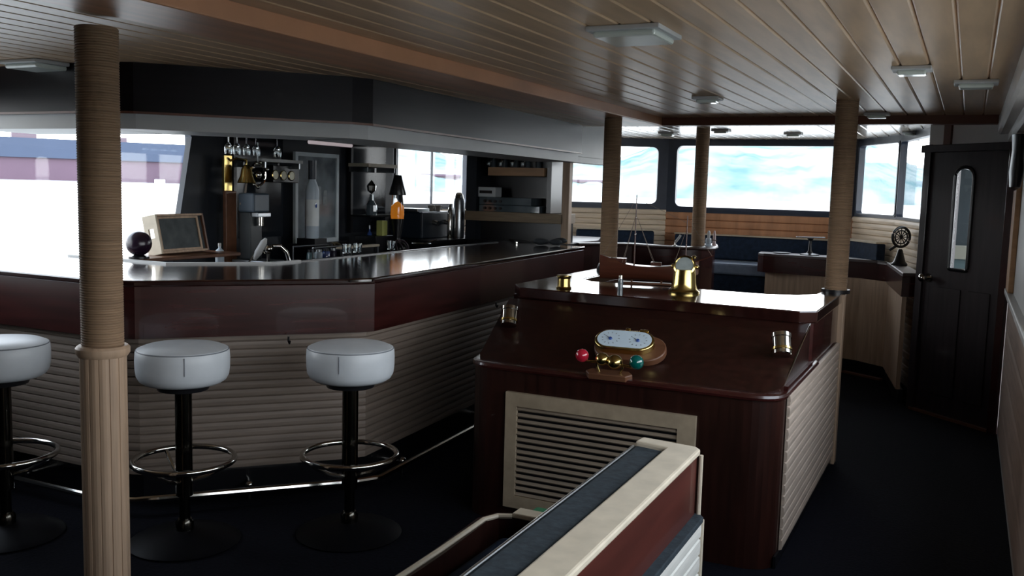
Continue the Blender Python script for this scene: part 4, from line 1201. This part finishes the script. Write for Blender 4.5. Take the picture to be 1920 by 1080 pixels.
# lava lamp
q = at(745, 410, X=-4.15)
t = thing('lava_lamp', 'lava lamp with glowing orange wax and dark cone cap by the window', 'lamp', (-4.15, q.y, ZB), 0)
MB().lathe([(0, 0), (0.065, 0), (0.068, 0.01), (0.030, 0.13), (0.030, 0.15), (0.052, 0.30), (0.0, 0.30)], 28).build('base', M_DARK, t)
MB().lathe([(0.052, 0.30), (0.056, 0.34), (0.048, 0.44), (0.040, 0.50), (0, 0.50)], 28).build('glass', M_GLASS, t)
MB().lathe([(0, 0.302), (0.048, 0.302), (0.050, 0.34), (0.034, 0.40), (0.012, 0.43), (0, 0.44)], 24).build('wax', M_ORANGE, t)
MB().lathe([(0, 0.49), (0.068, 0.49), (0.070, 0.50), (0.042, 0.60), (0.030, 0.65), (0, 0.655)], 28).build('cone_cap', M_DARK, t)

# round basket-like ornaments
t = thing('wicker_ball', 'dark woven ball ornament at the foot of the lava lamp', 'ornament', (-3.98, at(750, 430, X=-3.98).y, ZB), 0)
m = MB()
for k in range(5):
    m.torus((0, 0, 0.075), 0.07, 0.006, Matrix.Rotation(k * 0.63, 4, 'Z') @ Matrix.Rotation(H * 0.8, 4, 'X'), 24, 6)
m.build('woven_shell', mat('plum_wicker', (0.06, 0.045, 0.06), 0.5, var=0.2), t)
MB().ball((0, 0, 0.075), 0.055).build('core', M_DARK, t)
t = thing('wicker_ball', 'dark woven ball ornament right of the framed picture, above the rack', 'ornament', (-4.20, at(628, 440, X=-4.2).y, ZB), 0)
m = MB()
for k in range(5):
    m.torus((0, 0, 0.07), 0.065, 0.006, Matrix.Rotation(k * 0.63, 4, 'Z') @ Matrix.Rotation(H * 0.8, 4, 'X'), 24, 6)
m.build('woven_shell', mat('tan_wicker', (0.16, 0.13, 0.08), 0.5, var=0.2), t)
MB().ball((0, 0, 0.07), 0.05).build('core', M_DARK, t)

# tumblers row
tg = 'short tumblers along the back edge of the bar'
tpos = [(655, 'tumbler standing left of the other two near the rack'), (675, 'tumbler standing between its two neighbours near the rack'), (738, 'tumbler standing at the foot of the woven ball')]
for px, lab in tpos:
    q = at(px, 473, X=-3.60)
    t = thing('tumbler', 'short clear glass ' + lab, 'glass', (-3.62, q.y, 1.05), 0, tg)
    MB().lathe([(0, 0.006), (0, 0), (0.026, 0), (0.031, 0.06), (0.029, 0.06), (0.024, 0.006)], 20, cap=False).build('glass_body', M_GLASS, t)

# window-side equipment
q = at(860, 432, X=-4.0)
t = thing('steel_shaker', 'tall stainless steel shaker with lid standing before the dark cabinet', 'shaker', (-4.05, at(859, 440, X=-4.05).y, 1.05), 0)
MB().lathe([(0, 0), (0.052, 0), (0.056, 0.02), (0.054, 0.32), (0.046, 0.35), (0, 0.35)], 32).build('body', M_STEEL, t)
MB().lathe([(0, 0.35), (0.042, 0.35), (0.036, 0.385), (0.018, 0.40), (0, 0.40)], 28).build('lid', M_CHROME, t)
MB().tube([(0.03, 0.035, 0.25), (0.05, 0.06, 0.23), (0.05, 0.06, 0.12), (0.03, 0.04, 0.09)], 0.008, 8).build('handle', M_CHROME, t)
t = thing('steel_flask', 'slim bright steel flask left of the tall shaker', 'flask', (-4.09, at(843, 440, X=-4.09).y, 1.05), 0)
MB().lathe([(0, 0), (0.022, 0), (0.024, 0.01), (0.022, 0.24), (0.012, 0.27), (0, 0.27)], 24).build('body', M_CHROME, t)
MB().lathe([(0, 0.27), (0.013, 0.27), (0.011, 0.295), (0, 0.30)], 20).build('stopper', M_DARK, t)
t = thing('service_counter', 'dark raised service counter under the small port window', 'counter', (0, 0, 0))
MB().box((-4.57, 6.60, 0.0), (-3.99, 7.40, 1.02)).build('cabinet', M_DARK, t, smooth=False)
MB().box((-4.58, 6.58, 1.02), (-3.97, 7.42, 1.05)).build('worktop', M_DARK, t, bevel=0.004, smooth=False)
# dark espresso machine etc on it
q = at(800, 430, X=-4.2)
t = thing('espresso_machine', 'dark blue-black countertop machine with pale tray below the port window', 'machine', (-4.32, 7.02, 1.05), 0)
MB().box((-0.16, -0.28, 0), (0.16, 0.28, 0.23)).build('body', mat('blue_black_enamel', (0.012, 0.02, 0.032), 0.35, var=0.1), t, bevel=0.015, smooth=False)
MB().box((-0.14, -0.26, 0.23), (0.10, -0.06, 0.255)).build('cup_tray', M_STEEL, t, bevel=0.004, smooth=False)
for q_ in (-.1, .1): MB().cyl((0.16, q_, 0.14), (0.21, q_, 0.13), 0.022).build('group_head', M_CHROME, t)
for k, (dx, dy) in enumerate(((0.02, 0.06), (0.05, 0.13), (-0.02, 0.19))):
    c_ = thing('coffee_cup', 'small pale cup on the dark countertop machine, ' + ('nearest the tray', 'middle of three', 'furthest forward')[k], 'cup', (-4.30 + dx, 7.02 + dy, 1.05 + 0.23), k)
    MB().lathe([(0, 0.004), (0, 0), (0.02, 0), (0.034, 0.05), (0.032, 0.05), (0.02, 0.006)], 20, cap=False).build('bowl', mat('stoneware', (0.30, 0.28, 0.24), 0.4, var=0.2, noise=20), c_)
    MB().torus((0.036, 0, 0.028), 0.013, 0.003, Matrix.Rotation(H, 4, 'X'), 16, 6).build('handle', mat('stoneware', (0, 0, 0)), c_)
# silver dish
q = at(712, 478, z=1.06)
t = thing('silver_dish', 'low silver dish with spoon near the back of the bar', 'dish', (-3.66, at(790, 456, X=-3.66).y, 1.05), 0.4)
MB().lathe([(0, 0.004), (0, 0), (0.04, 0), (0.075, 0.022), (0.073, 0.024), (0.04, 0.005)], 28, cap=False).build('bowl', M_STEEL, t)
MB().tube([(0.0, 0, 0.015), (0.06, 0.02, 0.035), (0.11, 0.03, 0.05)], 0.004, 6).build('spoon', M_CHROME, t)

# tall dark cabinet at the forward end of the bar
YC = 7.12
cb = thing('display_cabinet', 'black open cabinet with tan wooden shelf at the far end of the bar', 'cabinet', (0, 0, 0))
cx0, cx1 = -3.95, -2.99
MB().box((cx0, YC + 0.26, 1.05), (cx1 - 0.16, YC + 0.28, 1.80)).build('back_panel', M_DARK, cb, smooth=False)
MB().box((cx0, YC, 1.05), (cx0 + 0.10, YC + 0.28, 1.80)).build('side_panel', M_PIER, cb, smooth=False)
MB().box((cx1 - 0.20, YC + 0.02, 1.30), (cx1 - 0.16, YC + 0.28, 1.80)).build('side_panel', M_DARK, cb, smooth=False)
MB().box((cx0, YC, 1.80), (cx1, YC + 0.28, 1.84)).build('top_panel', M_DARK, cb, smooth=False)
MB().box((cx0 + .01, YC + 0.02, 0.0), (cx1, YC + 0.28, 1.05)).build('base', M_DARK, cb, smooth=False)
MB().box((cx1 - 0.045, YC - 0.02, 1.05), (cx1 + 0.02, YC + 0.05, 1.84)).build('corner_post', M_STAVE, cb, bevel=0.004, smooth=False)
q0 = at(915, 313, Y=YC); q1 = at(1020, 332, Y=YC)
MB().box((q0.x, YC + 0.0, 1.605), (q1.x, YC + 0.2, 1.675)).build('shelf', M_SHELF, cb, bevel=0.003, smooth=False)
MB().box((cx0, YC - 0.02, 1.215), (cx1 - 0.03, YC + 0.26, 1.295)).build('shelf', mat('dull_tan_board', (0.26, 0.19, 0.12), 0.5, var=0.15, scale=(1, 8, 8)), cb, bevel=0.003, smooth=False)
MB().box((cx0, YC + 0.10, 1.05), (cx1 - 0.05, YC + 0.26, 1.215)).build('lower_back', M_DARK, cb, smooth=False)
q = at(905, 358, Y=YC)
t = thing('white_device', 'small white box device with dark slot on top of the audio stack', 'device', (q.x + 0.01, YC + 0.10, 1.42), 0)
MB().box((-0.095, -0.06, 0), (0.095, 0.06, 0.085)).build('case', mat('white_plastic', (0.75, 0.80, 0.84), 0.4, var=0.03), t, bevel=0.006, smooth=False)
MB().box((-0.06, -0.064, 0.030), (0.06, -0.058, 0.055)).build('slot', M_DARK, t, smooth=False)
for k, (zz, ww) in enumerate(((1.295, 0.58), (1.355, 0.50))):
    t = thing('audio_unit', ('wide black audio unit at the bottom of the cabinet stack', 'narrower black audio unit on top of the stack under the white device')[k], 'audio equipment', (cx0 + 0.12 + ww / 2, YC + 0.12, zz), 0)
    MB().box((-ww / 2, -0.10, 0), (ww / 2, 0.12, 0.058 if k == 0 else 0.065)).build('case', M_GREYG, t, bevel=0.004, smooth=False)
    for j in range(4): MB().cyl((-ww / 2 + 0.06 + j * 0.05, -0.10, 0.03), (-ww / 2 + 0.06 + j * 0.05, -0.112, 0.03), 0.012, 14).build('knob', M_DARK, t)
g_ = 'glass bottles on the tan cabinet shelf'
for k in range(5):
    q = at(926 + 21 * k, 313, Y=YC + 0.1)
    t = thing('bottle', ('squat smoky bottle on the tan cabinet shelf, ' + ('far left', 'second from left', 'in the middle', 'second from right', 'far right')[k]), 'bottle', (q.x, YC + 0.1, 1.675), 0, g_)
    MB().lathe([(0, 0), (0.026, 0), (0.026, 0.05), (0.012, 0.07), (0.010, 0.095), (0, 0.095)], 16).build('glass_body', M_GREYG, t)

# things lying on the bar end
q = at(956, 450, z=1.05)
a = at(943, 443, z=1.055); b = at(970, 456, z=1.055)
tag(MB().cyl(tuple(at(946, 446, z=1.06)), tuple(at(969, 455, z=1.06)), 0.007, 10).build('steel_rod', M_CHROME), 'thin bright steel rod lying on the far part of the bar top', 'rod')
t = thing('folded_cloth', 'dark grey rumpled cloth heap at the far end of the bar', 'cloth', (-3.02, 6.84, 1.05), 0.2)
m = MB()
rnd = random.Random(4)
for i in range(7):
    m.ball((rnd.uniform(-0.10, 0.10), rnd.uniform(-0.05, 0.05), 0.025 + rnd.uniform(0, 0.018)), 0.045, (1.2, 0.9, 0.55), 14, 8)
m.build('folds', mat('charcoal_cloth', (0.035, 0.042, 0.05), 0.8, var=0.2, noise=20, bump=0.3), t)

# ---- wooden crate with slate front and round object, left part of bar
a = at(262, 480, z=1.05)
t = thing('wooden_crate', 'cream wooden tray box with handle hole and slate insert on the bar', 'crate', (-4.24, 3.98, 1.062), math.radians(5))
W_, H_, D_ = 0.42, 0.235, 0.10
t.rotation_euler = (0, math.radians(-12), math.radians(5))
# open face looks to +X (starboard); local: x depth, y length, z up
def board_with_hole():
    m = MB()
    m.box((-D_, 0, 0), (0.0, 0.014, H_ * 0.42)); m.box((-D_, 0, H_ * 0.66), (0, 0.014, H_))
    m.box((-D_, 0, H_ * 0.42), (-D_ * 0.7, 0.014, H_ * 0.66)); m.box((-D_ * 0.3, 0, H_ * 0.42), (0, 0.014, H_ * 0.66))
    return m
board_with_hole().build('end_board', M_CREAM, t, smooth=False)
m = MB(); m.box((-D_, W_ - 0.014, 0), (0, W_, H_)); m.build('end_board', M_WOODM, t, smooth=False)
m = MB(); m.box((-D_, 0.014, 0), (0, W_ - 0.014, 0.012)); m.box((-D_, 0.014, H_ - 0.012), (0, W_ - 0.014, H_)); m.build('long_board', M_STAVE, t, smooth=False)
MB().box((-0.03, 0.014, 0.012), (-0.015, W_ - 0.014, H_ - 0.012)).build('slate_insert', M_SLATE, t, smooth=False)
m = MB(); m.box((-0.016, 0.02, 0.014), (-0.008, 0.032, H_ - 0.014)); m.box((-0.016, W_ - 0.06, 0.014), (-0.008, W_ - 0.045, H_ - 0.014)); m.box((-0.016, 0.032, 0.014), (-0.008, W_ - 0.06, 0.026)); m.box((-0.016, 0.032, H_ - 0.026), (-0.008, W_ - 0.06, H_ - 0.014))
m.build('insert_frame', M_STAVE, t, smooth=False)
tag(MB().prism(rounded([(-4.40, 3.63), (-4.14, 3.63), (-4.12, 4.52), (-4.40, 4.52)], 0.02, 3), 1.030, 1.050).build('wooden_shelf_board', M_WOODM, bevel=0.004, smooth=False), 'brown wooden board carrying the cream crate across the bar end', 'board')
t = thing('dark_ball_ornament', 'round dark plum ball on a small foot beside the near column', 'ornament', (-4.16, 3.74, 1.052), 0)
MB().lathe([(0, 0), (0.055, 0), (0.055, 0.012), (0.02, 0.022), (0, 0.022)], 24).build('foot', M_DARK, t)
MB().ball((0, 0, 0.085), 0.070, n=28, m=18).build('ball', M_PLUM, t)

# tube lamp below the canopy
a = at(578, 266, X=-4.2); b = at(660, 271, X=-4.2)
t = thing('tube_lamp', 'slim pale tube lamp fixed under the bar canopy above the picture', 'lamp', (-4.2, a.y, a.z), 0)
MB().box((-0.03, 0, 0.012), (0.03, b.y - a.y, 0.03)).build('housing', M_DARK, t, smooth=False)
MB().cyl((0, 0.01, 0.0), (0, b.y - a.y - 0.01, 0.0), 0.014, 14).build('tube', M_TUBE, t)
struct(MB().box((-4.59, 4.70, 1.83), (-4.05, 6.93, 1.87)).build('trim_back_bar_soffit', M_DARK, smooth=False))

# ================================================================= CEILING LIGHTS
def clight(label, x, y, z, w_, l_, rz=0.0):
    t = thing('ceiling_light', label, 'ceiling light', (x, y, z), rz)
    m = MB()
    m.box((-w_ / 2, -l_ / 2, -0.016), (w_ / 2, l_ / 2, 0.0)); m.build('frame', M_WHITE, t, bevel=0.004, smooth=False)
    MB().box((-w_ / 2 + 0.02, -l_ / 2 + 0.02, -0.034), (w_ / 2 - 0.02, l_ / 2 - 0.02, -0.014)).build('diffuser', M_LIGHTG, t, bevel=0.008, smooth=False)
    return t
c0 = clight('largest ceiling light, square, top right of centre in the near ceiling', -1.04, 3.0, CZ, 0.25, 0.26, 0)
dup(c0, (-3.76, 2.86, 2.0), 0, 'square ceiling light above the bar at the far left')
c1 = clight('slim ceiling light with dark back rim, second from the right edge', -0.25, 4.14, CZ, 0.15, 0.12)
dup(c1, (-1.345, 5.15, CZ), 0, 'slim ceiling light between the two island columns')
dup(c1, (-0.565, 6.30, CZ), 0, 'slim ceiling light just before the dark cross beam')
c2 = clight('pale slim ceiling light nearest the starboard cornice', -0.015, 4.68, CZ, 0.18, 0.14)
dup(c1, (-1.97, 8.05, CZ + 0.02), 0, 'small forward ceiling light right of the far column')
dup(c1, (-2.55, 8.40, CZ + 0.02), 0, 'small forward ceiling light over the port bow window corner')
dup(c1, (-1.44, 8.50, CZ + 0.02), 0, 'small forward ceiling light over the centre bow window')
dup(c1, (-0.47, 8.35, CZ + 0.02), 0, 'small forward ceiling light over the starboard bow window')
